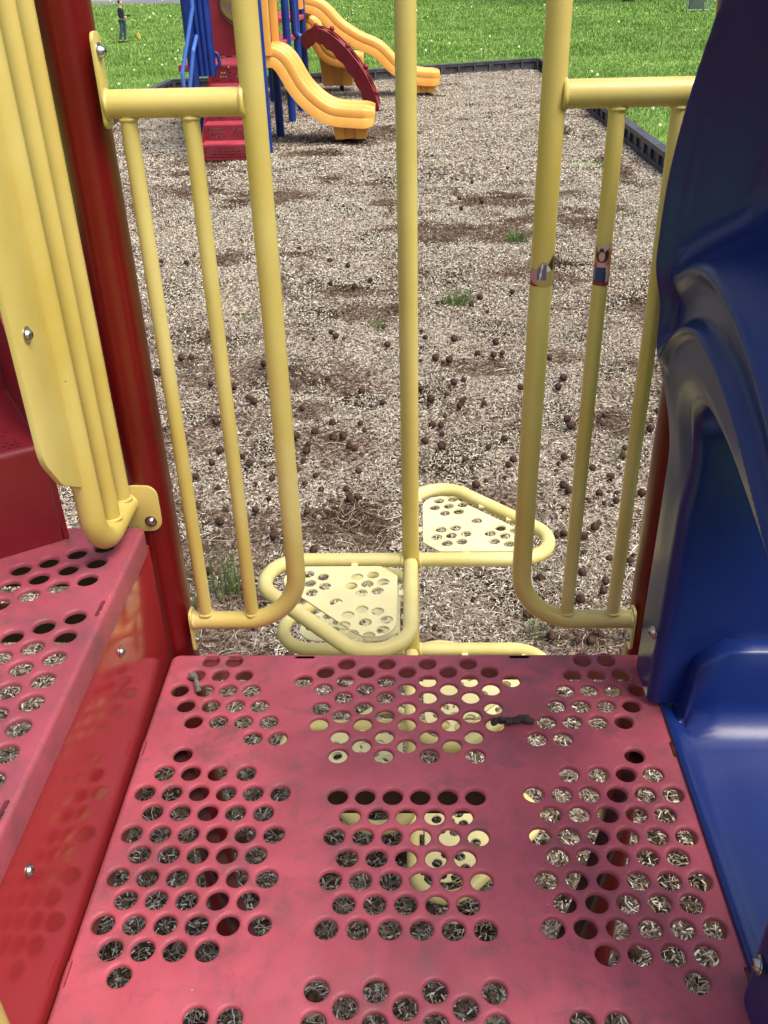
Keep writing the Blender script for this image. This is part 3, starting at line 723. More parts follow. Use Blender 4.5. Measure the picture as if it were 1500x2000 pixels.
def cr(pts, n=8):
    P = [np.array(p, float) for p in pts]; P = [2*P[0]-P[1]]+P+[2*P[-1]-P[-2]]; out = []
    for i in range(1, len(P)-2):
        for k in range(n):
            t = k/n; out.append(.5*((2*P[i])+(-P[i-1]+P[i+1])*t+(2*P[i-1]-5*P[i]+4*P[i+1]-P[i+2])*t*t+(-P[i-1]+3*P[i]-3*P[i+1]+P[i+2])*t**3))
    out.append(P[-2]); return out
def slide(path, y0, wid, label, endcap=True, hw=.17):
    pf = [(0, -hw), (-.004, -.03), (.006, -.015), (0, .0), (.0, .09), (.012, .125), (.04, .14), (.085, .14), (.115, .115), (.135, .02), (.16, 0), (.40, 0), (.425, .02), (.445, .115), (.475, .14), (.525, .14), (.555, .115), (.575, .02), (.60, 0), (.84, 0), (.865, .02), (.885, .115), (.915, .14), (.96, .14), (.988, .125), (1, .09), (1, -hw), (.93, -hw-.01), (.07, -hw-.01)]
    P = cr(path, 7); bm = bmesh.new(); rows = []
    for i, p in enumerate(P):
        t = P[min(i+1, len(P)-1)]-P[max(i-1, 0)]; t = t/np.linalg.norm(t); nrm = np.array([-t[1], t[0]])
        e = 1.0 if i < len(P)-3 else (1-.12*(i-len(P)+4)**1.5/3)
        rows.append([bm.verts.new((p[0]+nrm[0]*h*e, y0+(a-.5)*wid*e+.5*wid, p[1]+nrm[1]*h*e)) for a, h in pf])
    for a, b in zip(rows, rows[1:]):
        for j in range(len(pf)): bm.faces.new((a[j], a[(j+1) % len(pf)], b[(j+1) % len(pf)], b[j]))
    bm.faces.new(rows[0]); bm.faces.new(rows[-1])
    return fin(bm, 'slide', ORAN, far, label=label, angle=45)
def support(x0, x1, y0, y1, z0, z1, parent):
    bm = bmesh.new(); xm = (x0+x1)/2; ym = (y0+y1)/2
    poly = []
    for k, (x, s) in enumerate(((x0, 1), (x0+.3*(x1-x0), 1), (x0+.34*(x1-x0), .92), (x0+.62*(x1-x0), .92), (x0+.66*(x1-x0), 1), (x1, 1))): poly.append((x, y0 if s == 1 else y0+.05))
    poly += [(x1, y1), (x0, y1)]
    a = [bm.verts.new((x, y, z1)) for x, y in poly]; b = [bm.verts.new((xm+(x-xm)*.86, ym+(y-ym)*.86, z0)) for x, y in poly]; n = len(poly)
    for i in range(n): bm.faces.new((a[i], a[(i+1) % n], b[(i+1) % n], b[i]))
    bm.faces.new(a); bm.faces.new(b[::-1]); fin(bm, 'slide_foot', ORAN, parent, smooth=False, local=True)
    bm = bmesh.new(); tube(bm, [(xm+.08, ym-.05, -.1), (xm+.08, ym-.05, z0+.02)], .05, 10); fin(bm, 'foot_post', FBLUE, parent, local=True)
s1 = slide([(-2.36, 1.38), (-2.2, 1.37), (-2.05, 1.24), (-1.85, .90), (-1.62, .66), (-1.35, .50), (-1.0, .45), (-.64, .43)], 16.15, 1.05, 'nearest orange-yellow double slide coming down to the right'); support(-1.34, -.74, 16.3, 17.0, .08, .36, s1)
s2 = slide([(-2.5, 1.95), (-2.0, 1.82), (-1.6, 1.45), (-1.2, 1.20), (-.75, 1.0), (-.4, .68), (-.1, .50), (.25, .42), (.62, .40)], 22.25, .85, 'long wavy orange-yellow slide farther back'); support(.0, .55, 22.3, 22.9, .10, .36, s2)
s3 = slide([(-2.6, 1.55), (-2.3, 1.45), (-2.1, 1.0), (-1.9, .80), (-1.6, .72), (-1.15, .70)], 23.4, .9, 'orange-yellow slide at the back, half hidden by the arch climber'); support(-2.15, -1.35, 23.45, 24.1, .16, .78, s3)
# orange entry hood of the near slide
bm = bmesh.new(); yy = 16.1
prism(bm, [(yy, Z1+.12), (yy+.12, Z1+.12), (yy+.14, 2.4), (yy+.3, 2.9), (yy+.85, 2.9), (yy+1.0, 2.4), (yy+1.02, Z1+.15), (yy+1.16, Z1+.15), (yy+1.16, 3.2), (yy, 3.2)], -2.36, -2.24, 'x', bev=.02)
fin(bm, 'slide_entry', ORAN, far, label='orange-yellow entry frame of the nearest slide')
bm = bmesh.new(); prism(bm, [(21.9, Z2+.2), (22.1, Z2+.2), (22.15, 3.2), (21.9, 3.2)], -2.45, -2.3, 'x', bev=.02); fin(bm, 'slide_entry', ORAN, far)
fbox('side_panel', FDRED, -2.46, -2.42, 17.5, 18.7, Z1, 3.2, bev=.005)
bm = bmesh.new(); tube(bm, [(-1.93, 17.6, 1.55), (-2.0, 17.6, 1.62), (-2.02, 17.6, 3.0)], .07, 12); fin(bm, 'hand_hold', FBLUE, far)
# arch climber
ap = cr([(-2.36, 1.30), (-2.05, 1.48), (-1.72, 1.40), (-1.35, 1.12), (-1.02, .74), (-.80, .34), (-.68, -.02)], 10)
bm = bmesh.new(); Wd = .95; nv = 20; G = []
for i, p in enumerate(ap):
    t = ap[min(i+1, len(ap)-1)]-ap[max(i-1, 0)]; t /= np.linalg.norm(t); nm = np.array([-t[1], t[0]])
    G.append([bm.verts.new((p[0]+nm[0]*(.0), 19.75+Wd*j/nv, p[1])) for j in range(nv+1)])
hol = [(13, .62), (22, .55), (34, .6), (46, .6)]
for i in range(len(ap)-1):
    for j in range(nv):
        if any(((i+.5-a)/3.6)**2+(((j+.5)/nv-b_)/.24)**2 < 1 for a, b_ in hol): continue
        bm.faces.new((G[i][j], G[i][j+1], G[i+1][j+1], G[i+1][j]))
bmesh.ops.delete(bm, geom=[v for v in bm.verts if not v.link_faces], context='VERTS')
bmesh.ops.recalc_face_normals(bm, faces=bm.faces[:]); bmesh.ops.solidify(bm, geom=bm.faces[:], thickness=.05)
for y in (19.74, 19.75+Wd-.03):   # deep side flanges
    pr = []
    for i, p in enumerate(ap):
        t = ap[min(i+1, len(ap)-1)]-ap[max(i-1, 0)]; t /= np.linalg.norm(t); nm = np.array([-t[1], t[0]]); d = .25+.015*math.sin(i*.9)
        pr.append([bm.verts.new((p[0]+nm[0]*a, y+b_, p[1]+nm[1]*a)) for a, b_ in ((.02, 0), (.02, .04), (-d, .04), (-d, 0))])
    for a, b_ in zip(pr, pr[1:]):
        for j in range(4): bm.faces.new((a[j], a[(j+1) % 4], b_[(j+1) % 4], b_[j]))
    bm.faces.new(pr[0]); bm.faces.new(pr[-1])
for v in bm.verts: v.co.y += .62*(-.68-v.co.x)+.55
ac = fin(bm, 'arch_climber', FDRED, far, label='wine-red arch climber with oval holes and knobs', angle=30)
for i, b_ in ((11, .25), (30, .3), (41, .75), (52, .3), (20, .85)):
    p = ap[i]; bm = bmesh.new(); sphere(bm, (p[0]+.03, 19.75+Wd*b_+.62*(-.68-p[0])+.55, p[1]+.05), .055, 2); fin(bm, 'climbing_knob', FDRED, ac, local=True)

# ================================================================= BORDER TIMBERS
def timber(L):
    """black plastic edging piece with a row of recesses on its inner face, lying along +X from the origin"""
    bm = bmesh.new(); hh = .27; nb = 3; p = L/nb
    box(bm, 0, L, .045, .14, -.08, hh-.03)
    box(bm, -.012, L-.006, -.006, .155, hh-.03, hh, bev=.008); box(bm, 0, L-.006, 0, .045, -.08, .055)
    box(bm, 0, L-.006, 0, .045, hh-.075, hh-.031)
    for k in range(nb+1): x = min(max(0, k*p-.045), L-.07); box(bm, x, x+.062, -.002, .044, .056, hh-.076, bev=.004)
    return bm
seq = []
def run(a, b):
    a = Vector(a); b = Vector(b); n = max(1, round((b-a).length/1.45)); 
    for i in range(n): seq.append((a.lerp(b, i/n), a.lerp(b, (i+1)/n)))
run((-5.95, 14.8), (-5.95, 24.72)); run((-5.95, 24.72), (-3.16, 25.05)); run((-3.16, 25.05), (3.5, 28.1)); run((3.5, 28.1), (3.5, 11.8))
tm = None; BG = 'black plastic edging pieces round the mulch'
for i, (a, b) in enumerate(seq):
    d = b-a; L = d.length
    if tm is None: 
        bm = timber(1.45); tob = fin(bm, 'border_timber', BLACKP, smooth=False); tm = tob; o = tob
    else: o = tm.copy(); COL.objects.link(o)
    # interior of the mulch lies to the right of the walking direction (-y local)
    o.location = (a.x, a.y, 0); o.rotation_euler = (0, 0, math.atan2(d.y, d.x)); o.scale = (L/1.45, 1, 1)
    side = 'left' if a.x < -5.9 and b.x < -5.9 else ('right' if a.x > 3.4 else 'back')
    if side == 'left': lab = 'dark plastic edging piece on the left side of the mulch bed'
    elif side == 'right': lab = 'grey-black edging piece with recesses along the right side of the mulch'
    else: lab = 'black edging piece in the low border behind the far slides'
    tag(o, lab, 'border', BG+' '+side)

# ================================================================= LOOSE COVER ON THE GROUND
def euler_np(yaw, pitch, roll):
    cy, sy = np.cos(yaw), np.sin(yaw); cp, sp = np.cos(pitch), np.sin(pitch); cr_, sr_ = np.cos(roll), np.sin(roll)
    R = np.empty((len(yaw), 3, 3))
    R[:, 0, 0] = cy*cp; R[:, 0, 1] = cy*sp*sr_-sy*cr_; R[:, 0, 2] = cy*sp*cr_+sy*sr_
    R[:, 1, 0] = sy*cp; R[:, 1, 1] = sy*sp*sr_+cy*cr_; R[:, 1, 2] = sy*sp*cr_-cy*sr_
    R[:, 2, 0] = -sp; R[:, 2, 1] = cp*sr_; R[:, 2, 2] = cp*cr_
    return R
TV = np.array([[-.5, -.5, 0], [.5, -.4, 0], [.42, .5, 0], [-.5, .42, 0], [-.46, -.1, 1], [.40, .12, 1.0]])     # wedge-shaped splinter
TF = np.array([[0, 3, 2], [0, 2, 1], [0, 1, 5], [0, 5, 4], [1, 2, 5], [2, 3, 4], [2, 4, 5], [3, 0, 4]])
def chips(x, y, ls, ws, zs=.004, tilt=.5, pile=.012):
    n = len(x); yaw = rng.random(n)*2*PI; R = euler_np(yaw, rng.normal(0, tilt, n), rng.normal(0, tilt, n))
    sc3 = np.stack([ls, ws, np.full(n, zs)*rng.uniform(.5, 1.5, n)], 1)
    v = TV[None]*sc3[:, None, :]; v = np.einsum('nij,nkj->nki', R, v)
    v += np.stack([x, y, gh(x, y)+rng.random(n)*pile+.002], 1)[:, None, :]
    f = TF[None]+(np.arange(n)*6)[:, None, None]; return v.reshape(-1, 3), f.reshape(-1, 3)
def inbed(x, y): return (x > -5.85) & (x < 3.45) & (y < backY(x)-.1)
PAL = [[], []]; nvp = [0, 0]
for y0, y1, dens, l0, l1, w0, w1 in ((.1, 1.7, 7000, .008, .028, .0025, .0065), (1.7, 4.2, 7200, .008, .028, .0025, .0065), (4.2, 7.5, 4600, .009, .026, .0028, .0065), (7.5, 13, 3000, .011, .028, .0035, .008), (13, 27.6, 1000, .02, .045, .006, .014)):
    hw = .62*y1+.9 if y1 > 2 else 1.9
    xa, xb = max(-5.9, -hw*1.0), min(3.48, hw*.95); n = int((xb-xa)*(y1-y0)*dens*1.5)
    x = rng.uniform(xa, xb, n); y = rng.uniform(y0, y1, n)
    ok = inbed(x, y) & (np.abs(x-.02*y) < .50*y+1.0+(.8 if y0 < 1 else 0)) & (rng.random(n) > .25+.12*dirt(x, y)); x, y = x[ok], y[ok]; n = len(x)
    dk = rng.random(n) < np.clip(.13+.4*dirt(x+3, y+5)+1.1*dirt(x, y)+.42*np.clip((4.3-y)/1.5, 0, 1)+.25*(vnoise(x, y, 1.1)-.5), .12, .965)
    for q in (0, 1):
        sel = dk if q else ~dk; k = int(sel.sum())
        if not k: continue
        l = rng.uniform(l0, l1, k); wd = rng.uniform(w0, w1, k); v, f = chips(x[sel], y[sel], l, wd, zs=.003 if y1 < 8 else .006, pile=.022)
        PAL[q].append((v, f+nvp[q])); nvp[q] += len(v)
for q, m_, lab in ((0, CHIP, 'pale shredded wood chips covering the mulch bed'), (1, CHIPD, 'weathered brown wood chips and litter in the mulch bed')):
    o = raw('wood_chips', np.concatenate([p[0] for p in PAL[q]]), np.concatenate([p[1] for p in PAL[q]]), m_); tag(o, lab, 'wood chips', kind='stuff')
# dry needles and twig litter: thin curved three-sided strips
def needles(n, x, y, l0, l1, r):
    n = len(x); L = rng.uniform(l0, l1, n); yaw = rng.random(n)*2*PI; bend = rng.normal(0, .35, n); st = 5; V = []; base = gh(x, y)+rng.uniform(.004, .026, n)
    lift = rng.normal(0, .10, n)
    for k in range(st):
        t = k/(st-1)-.5; a = yaw+bend*t*2; cx = x+np.cos(a)*L*t; cy = y+np.sin(a)*L*t; cz = base+lift*L*t+.006*(1-4*t*t)
        for j in range(3):
            p = 2*PI*j/3; rr = r*(1-.5*abs(t)); V.append(np.stack([cx-np.sin(a)*rr*math.cos(p), cy+np.cos(a)*rr*math.cos(p), cz+rr*math.sin(p)], 1))
    V = np.stack(V, 1); F = []
    for k in range(st-1):
        for j in range(3): a, b = k*3+j, k*3+(j+1) % 3; F.append((a, b, b+3, a+3))
    F = np.array(F)[None]+(np.arange(n)*st*3)[:, None, None]; return V.reshape(-1, 3), F.reshape(-1, 4)
VV, FF, nv0 = [], [], 0
for y0, y1, dens, r in ((.1, 4.6, 70, .0024), (4.6, 9, 22, .003), (.1, 3.6, 1700, .0009), (3.6, 5.5, 600, .0012), (5.5, 9, 90, .0017)):
    n = int(4.6*(y1-y0)*dens*(1.2 if y1 > 4 else 1)); x = rng.uniform(-1.7-.25*y1, 1.4+.25*y1, n); y = rng.uniform(y0, y1, n); ok = rng.random(n) < .35+.65*vnoise(x, y, .5); x, y = x[ok], y[ok]
    v, f = needles(n, x, y, .03, .13, r); VV.append(v); FF.append(f+nv0); nv0 += len(v)
n = 650; x = rng.uniform(-2.3, 2.0, n); y = rng.uniform(.3, 5.2, n); v, f = needles(n, x, y, .12, .30, .0013); VV.append(v); FF.append(f+nv0); nv0 += len(v)
o = raw('dry_needles', np.concatenate(VV), np.concatenate(FF), NEED); tag(o, 'thin dry needles and twig litter over the wood chips', 'needles', kind='stuff')

# grass blades on the lawn
def outside(x, y): return ~((x > -6.15) & (x < 3.66) & (y < backY(np.clip(x, -5.95, 3.5))+.18))
VV, FF, nv0 = [], [], 0
for y0, y1, n, w_, h_ in ((10, 18, 60000, .010, .09), (18, 32, 110000, .018, .10), (32, 55, 90000, .035, .12), (55, 94, 60000, .07, .15)):
    y = rng.uniform(y0, y1, n); x = rng.uniform(-.50, .48, n)*y; ok = outside(x, y); x, y = x[ok], y[ok]; n = len(x)
    a = rng.random(n)*2*PI; h = h_*rng.uniform(.4, 1.15, n)*(.6+.8*vnoise(x, y, 1.7)); lx = rng.normal(0, .35, n)*h; ly = rng.normal(0, .35, n)*h; zb = np.full(n, -.035)
    A = np.stack([x-np.cos(a)*w_/2, y-np.sin(a)*w_/2, zb], 1); B = np.stack([x+np.cos(a)*w_/2, y+np.sin(a)*w_/2, zb], 1)
    C = np.stack([x+lx*.4, y+ly*.4, zb+h*.6], 1); D = np.stack([x+lx, y+ly, zb+h], 1)
    Wn = np.stack([np.cos(a)*w_*.35, np.sin(a)*w_*.35, np.zeros(n)], 1); V = np.stack([A, B, C+Wn, C-Wn, D], 1).reshape(-1, 3)
    f = np.array([[0, 1, 2], [0, 2, 3], [3, 2, 4]])[None]+(np.arange(n)*5)[:, None, None]
    VV.append(V); FF.append(f.reshape(-1, 3)+nv0); nv0 += len(V)
o = raw('grass', np.concatenate(VV), np.concatenate(FF), BLADE); tag(o, 'short mown green grass of the field', 'grass', kind='stuff')

# dandelion clocks
bm = bmesh.new(); tube(bm, [(0, 0, 0), (.004, 0, .07), (.0, 0, .13)], .003, 5); st = fin(bm, 'dandelion', WEED)
bm = bmesh.new(); sphere(bm, (0, 0, .145), .026, 1); hd = fin(bm, 'flower_head', WHITE, st, local=True); hd.location = (0, 0, 0)
pts = []
while len(pts) < 260:
    y = 12+85*random.random()**1.6; x = random.uniform(-.49, .47)*y
    if not bool(outside(np.array([x]), np.array([y]))[0]): continue
    if vnoise(x, y, 3.0)+.25*random.random() < .52: continue
    pts.append((x, y))
for i, (x, y) in enumerate(pts):
    if i == 0: s, h = st, hd
    else:
        s = st.copy(); COL.objects.link(s); h = hd.copy(); COL.objects.link(h); h.parent = s
    k = random.uniform(.8, 1.25)*(1+y/75); s.location = (x, y, -.04); s.scale = (k, k, k); s.rotation_euler = (random.uniform(-.2, .2), random.uniform(-.2, .2), random.random()*6)
    tag(s, 'small white dandelion clock standing in the green grass', 'dandelion', 'white dandelions scattered over the grass')

# ---------------------------------------------------------------- pixel of the photo -> point on the ground, to set measured things where they lie
def G(px, py):
    d = right*(px-750)-up*(py-1000)+fwd*1770.2; o_ = camo.location; t = -o_.z/d.z; return (o_.x+d.x*t, o_.y+d.y*t)
# seed balls
def ball_mesh():
    bm = bmesh.new(); sphere(bm, (0, 0, 0), .0145, 3)
    for v in bm.verts:
        n = v.co.normalized(); k = math.sin(n.x*19)*math.sin(n.y*21+1)*math.sin(n.z*20+2); v.co = n*(.0142+.0016*k+.0005*random.random())
    return bm
b0 = fin(ball_mesh(), 'seed_ball', BALL)
BP = []
for ox, oy, s, L in ((560, 650, 3, '262,15 288,42 335,50 160,62 590,90 812,55 790,98 790,10 980,58 1222,70 1115,138 1210,152 1262,152 1265,125 872,183 915,193 952,188 785,188 240,285 440,355 492,442 562,428 92,455 978,322 1035,303 787,340 845,408 832,432 1042,402 1012,450 1028,425 1155,428 938,375 927,503 270,556 433,557 457,594 167,602 60,637 332,632 275,638 130,670 855,558 903,565 910,605 807,648 908,692 1275,635 1180,688 400,703 365,722 368,690 437,718 422,825 1050,757 1297,795 1325,760 1280,850 1168,862 202,930 350,915 265,985 373,980 1368,340'),
    (550, 300, 3, '638,262 272,292 1115,178 1042,272 1165,275 1172,295 1052,345 980,370 1322,97 882,30 668,45 105,568 390,680 285,648 430,805 290,790 1162,862 1115,885 1110,908 1205,945 1350,832 1012,1107 1255,1122 1290,1180 1145,1190 122,5'),
    (380, 650, 3.636, '120,388 495,248 765,553 160,675 425,520 385,490 390,742 188,865 133,958 395,967 510,978 555,1060 435,1092 20,1075 178,1140 535,1195 228,1300 440,1300 187,1390 630,1508 728,772 812,815 775,935 345,905 800,875 850,1320 850,1575 280,425'),
    (1020, 700, 3.448, '178,10 275,150 240,215 550,403 537,462 340,465 300,440 908,392 868,427 855,505 280,678 245,710 225,770 470,752 648,755 592,815 672,677 685,630 515,930 630,922 548,985 627,980 798,928 280,1020 440,970 310,915 485,1150 515,1110 828,1083 278,1190 412,1300 585,1350 748,1322 725,1375 400,1458 555,1530 542,1590 410,1210 35,1745 490,1870 535,1935 455,1935 190,1900 365,1930 695,1900 115,1500'),
    (280, 250, 4, '340,1072 400,1010 145,1070 380,1815 940,1870 300,1830 120,1950')):
    for q in L.split(): a, b = q.split(','); BP.append(G(ox+float(a)/s, oy+float(b)/s))
for k in range(50): BP.append((random.gauss(random.choice((-.8, -.25, .35, .8)), .28), random.gauss(random.choice((2.9, 3.4, 4.2)), .3)))
for k in range(34): BP.append((random.uniform(-.95, .85), random.uniform(.6, 2.2)))
for k in range(14): BP.append((random.uniform(-2.2, 1.8), random.uniform(4.5, 9)))
for i, (x, y) in enumerate(BP):
    o = b0 if i == 0 else b0.copy()
    if i: COL.objects.link(o)
    k = random.choice((random.uniform(.9, 1.2), random.uniform(1.3, 1.75), random.uniform(1.3, 1.75)))*(1 if y < 5 else 1.15); o.scale = (k, k, k*random.uniform(.85, 1)); o.rotation_euler = (random.random()*6, random.random()*6, random.random()*6)
    o.location = (x, y-.008, float(gh(x, y))+random.uniform(.017, .027)*k)
    tag(o, 'dry brown round seed ball lying on the wood chips', 'seed ball', 'brown seed balls scattered over the mulch')

# weeds
def weed(px, py, n, h, spread, lab, wd=.003, tall=False):
    x, y = G(px, py); bm = bmesh.new(); z = float(gh(x, y))
    for k in range(n):
        a = random.random()*2*PI; d = spread*random.random()**.7; hx, hy = x+d*math.cos(a), y+d*math.sin(a)*.8
        hh = h*random.uniform(.5, 1.1)*(1 if tall else 1.7); lean = random.uniform(.1, .9)*hh*(.35 if tall else .55); b = random.random()*2*PI if tall else a+random.uniform(-.8, .8); w2 = wd*(1.35 if not tall else 1.25)*random.uniform(.6, 1.2); t = b+PI/2
        pr = []
        for s_ in range(5):
            u = s_/4; c = Vector((hx+math.cos(b)*lean*u*u, hy+math.sin(b)*lean*u*u, z+hh*(u-.15*u*u*(0 if tall else 1))))
            o_ = Vector((math.cos(t), math.sin(t), 0))*w2*(1-u*.9); pr.append((bm.verts.new(c-o_), bm.verts.new(c+o_), bm.verts.new(c+Vector((math.cos(b), math.sin(b), 0))*w2*.6)))
        for p, q in zip(pr, pr[1:]):
            for j in range(3): bm.faces.new((p[j], p[(j+1) % 3], q[(j+1) % 3], q[j]))
    o = fin(bm, 'weed', WEED, smooth=False); tag(o, lab, 'weed', 'green weeds growing out of the wood chips')
weed(1010, 475, 130, .10, .14, 'green grass tuft just left of the right yellow rail', .003)
weed(893, 595, 170, .09, .13, 'largest green tuft, right of the middle pole beside brown seed balls', .003)
weed(742, 640, 55, .07, .08, 'sparse green tuft left of the middle pole above a white stick', .002)
weed(487, 628, 45, .035, .08, 'flat green weed between the left rail bars and the main tube', .003)
weed(452, 1165, 46, .26, .10, 'tall dark green tuft behind the left rail bars', .0028, True)
weed(382, 1195, 26, .10, .06, 'short green tuft at the foot of the left rail', .0026, True)
weed(1203, 905, 10, .26, .03, 'thin tall green stems between the two right rail bars', .0016, True)
weed(1292, 800, 9, .34, .03, 'tall thin stems right of the last rail bar next to the hood', .0016, True)
weed(1050, 1250, 40, .07, .07, 'small green weed below the right rail loop', .002)
weed(1055, 1130, 16, .10, .04, 'small green sprig under the right rail loop beside the upper pod', .002, True)
weed(1225, 425, 30, .06, .12, 'faint green weeds beyond the stickered bars', .003)
weed(1290, 1180, 6, .12, .03, 'few green stems behind the right red post', .002, True)
weed(560, 1080, 14, .14, .04, 'thin green stems left of the topmost pod', .0016, True)
weed(628, 1415, 22, .12, .05, 'green sprig under the middle of the red deck', .0022, True)

# sticks
def stick(pix, r, m, lab, name='stick', h=.012, extra=None):
    pts = [G(a, b) for a, b in pix]; P = [(x, y, float(gh(x, y))+h) for x, y in pts]; bm = bmesh.new()
    q = [Vector(tuple(v)) for v in cr(P, 5)]; q = [v+Vector((random.uniform(-1, 1), random.uniform(-1, 1), random.uniform(-.5, .5)))*r*.35 for v in q]
    tube(bm, q, [r*random.uniform(.8, 1.15)*(1-.5*i/len(q)) for i in range(len(q))], 7)
    if extra:
        P2 = [(x, y, float(gh(x, y))+h) for x, y in [G(a, b) for a, b in extra]]; tube(bm, [Vector(tuple(v)) for v in cr(P2, 4)], r*.6, 6)
    o = fin(bm, name, m); tag(o, lab, 'stick')
stick([(318, 606), (345, 609), (385, 608), (402, 602)], .0045, STICK, 'thin curved grey stick seen between the two left rail bars')
stick([(434, 590), (462, 583), (478, 574), (508, 577)], .0045, STICK, 'bent grey stick ending behind the left main tube')
stick([(716, 658), (735, 660), (752, 663), (771, 669)], .008, WSTICK, 'bleached white stick just left of the middle pole')
stick([(692, 662), (702, 666), (716, 672)], .007, WSTICK, 'short bleached splinter beside the long white stick')
stick([(640, 542), (658, 545), (676, 548)], .007, WSTICK, 'pale flat splinter in front of the far slide')
stick([(429, 518), (442, 520), (457, 517)], .006, STICK, 'small dark twig between left bar and main tube')
stick([(300, 780), (315, 776), (332, 770)], .007, WSTICK, 'pale stick near the dark red post at the left')
stick([(415, 993), (432, 996), (458, 994)], .006, STICK, 'grey stub of wood between the lower left bars')
stick([(1063, 1178), (1098, 1163), (1125, 1146), (1146, 1133), (1158, 1116), (1172, 1112)], .0055, STICK, 'forked grey twig behind the lower right rail bars', extra=[(1146, 1133), (1165, 1118), (1188, 1106)])
stick([(1085, 1048), (1096, 1070), (1100, 1095)], .007, STICK, 'grey twig right of the topmost far pod')
stick([(906, 470), (925, 472)], .005, STICK, 'tiny dark twig right of the middle pole', h=.008)
stick([(480, 903), (505, 905), (535, 905)], .006, DBARK, 'dark twig crossing behind the left main tube')
stick([(1140, 700), (1180, 690), (1215, 684)], .003, STICK, 'long thin straw between the right bars')
# bark pieces lying on the deck
def decktwig(P, rs, m, lab):
    bm = bmesh.new(); q = [Vector(tuple(v)) for v in cr(P, 6)]; n = len(q)
    tube(bm, [v+Vector((random.uniform(-1, 1)*.0008, random.uniform(-1, 1)*.0022, random.uniform(-1, 1)*.0014)) for v in q], [np.interp(i/(n-1), [0, .2, .5, .8, 1], rs)*random.uniform(.72, 1.2) for i in range(n)], 9)
    o = fin(bm, 'bark_piece', m, angle=25); tag(o, lab, 'bark')
decktwig([(.158, 1.383, DZ+.010), (.178, 1.389, DZ+.009), (.20, 1.386, DZ+.011), (.222, 1.392, DZ+.010), (.243, 1.384, DZ+.009)], (.0075, .0085, .0075, .0095, .006), DBARK, 'dark piece of bark lying on the red deck below the pole')
decktwig([(-.503, 1.527, DZ+.008), (-.492, 1.523, DZ+.012), (-.484, 1.503, DZ+.011), (-.474, 1.477, DZ+.008)], (.006, .009, .005, .006, .007), mat('grey_bark', lin('#77756c'), lin('#55524b'), rough=.9, scale=60, bump=.6, bscale=150), 'grey bent twig lying over a hole at the far left of the deck')

# ================================================================= PERSON, CAR, FENCE, TREES
def skinned(name, nodes, edges, m, parent, sub=2, label=None):
    me = bpy.data.meshes.new(name); me.from_pydata([n[:3] for n in nodes], edges, []); o = bpy.data.objects.new(name, me); COL.objects.link(o); me.materials.append(m)
    sk = o.modifiers.new('skin', 'SKIN'); sk.use_smooth_shade = True
    for i, n in enumerate(nodes):
        v = me.skin_vertices[0].data[i]; rr = n[3]; v.radius = (rr, n[4] if len(n) > 4 else rr); v.use_root = (i == 0)
    s = o.modifiers.new('sub', 'SUBSURF'); s.levels = sub; s.render_levels = sub
    dg = bpy.context.evaluated_depsgraph_get(); me2 = bpy.data.meshes.new_from_object(o.evaluated_get(dg)); o.modifiers.clear(); o.data = me2
    o.parent = parent
    if label: o['label'] = label
    return o
H_ = 1.62
per = empty('person', (-12.25, 43.3, -.03), 'person in navy jacket and blue jeans standing in the grass holding a dark controller', 'person'); 
# local frame: facing +X (to the right of the photo); x forward, y left
N = [(0, 0, .93, .12, .15), (.0, 0, 1.12, .12, .14), (.01, 0, 1.32, .12, .17), (.01, 0, 1.42, .07, .09), (.03, 0, 1.50, .05), (.06, 0, 1.585, .085, .075), (.065, 0, 1.67, .085, .08),
     (.0, .10, .86, .09), (.03, .11, .48, .062), (-.02, .11, .10, .04), (.10, .12, .035, .035),
     (.0, -.10, .86, .09), (-.07, -.11, .48, .062), (-.20, -.11, .12, .04), (-.10, -.12, .035, .035),
     (.0, .19, 1.36, .055), (-.03, .24, 1.10, .045), (.20, .15, 1.04, .032), (.28, .09, 1.06, .03),
     (.0, -.19, 1.36, .055), (-.03, -.24, 1.10, .045), (.20, -.14, 1.04, .032), (.28, -.07, 1.06, .03)]
E_ = [(0, 1), (1, 2), (2, 3), (3, 4), (4, 5), (5, 6), (0, 7), (7, 8), (8, 9), (9, 10), (0, 11), (11, 12), (12, 13), (13, 14), (2, 15), (15, 16), (16, 17), (17, 18), (2, 19), (19, 20), (20, 21), (21, 22)]
skinned('body', N, E_, SKIN, per)
J = [(0, 0, .90, .15, .185), (.0, 0, 1.12, .145, .175), (.01, 0, 1.33, .14, .19), (.01, 0, 1.44, .085, .10), (.0, .20, 1.36, .075), (-.03, .25, 1.10, .062), (.17, .165, 1.045, .048), (.0, -.20, 1.36, .075), (-.03, -.25, 1.10, .062), (.17, -.155, 1.045, .048)]
skinned('jacket', J, [(0, 1), (1, 2), (2, 3), (2, 4), (4, 5), (5, 6), (2, 7), (7, 8), (8, 9)], NAVY, per, label='navy blue jacket')
Jn = [(0, 0, .93, .13, .165), (.0, .10, .84, .105), (.03, .11, .48, .078), (-.02, .11, .10, .062), (.0, -.10, .84, .105), (-.07, -.11, .48, .078), (-.20, -.11, .13, .062)]
skinned('jeans', Jn, [(0, 1), (1, 2), (2, 3), (0, 4), (4, 5), (5, 6)], JEAN, per)
skinned('hair', [(.03, 0, 1.70, .085, .085), (-.02, 0, 1.66, .075, .08), (-.035, 0, 1.57, .05, .065)], [(0, 1), (1, 2)], HAIR, per)
for sy, x in ((.12, .04), (-.12, -.15)):
    bm = bmesh.new(); sphere(bm, (0, 0, 0), 1, 2)
    for v in bm.verts: v.co = Vector((v.co.x*.14+x, v.co.y*.05+sy, max(v.co.z, -.5)*.06+.045))
    fin(bm, 'shoe', BLK, per, local=True)
bm = bmesh.new()
for sy in (-.028, .028): sphere(bm, (.138, sy, 1.625), .010, 1)
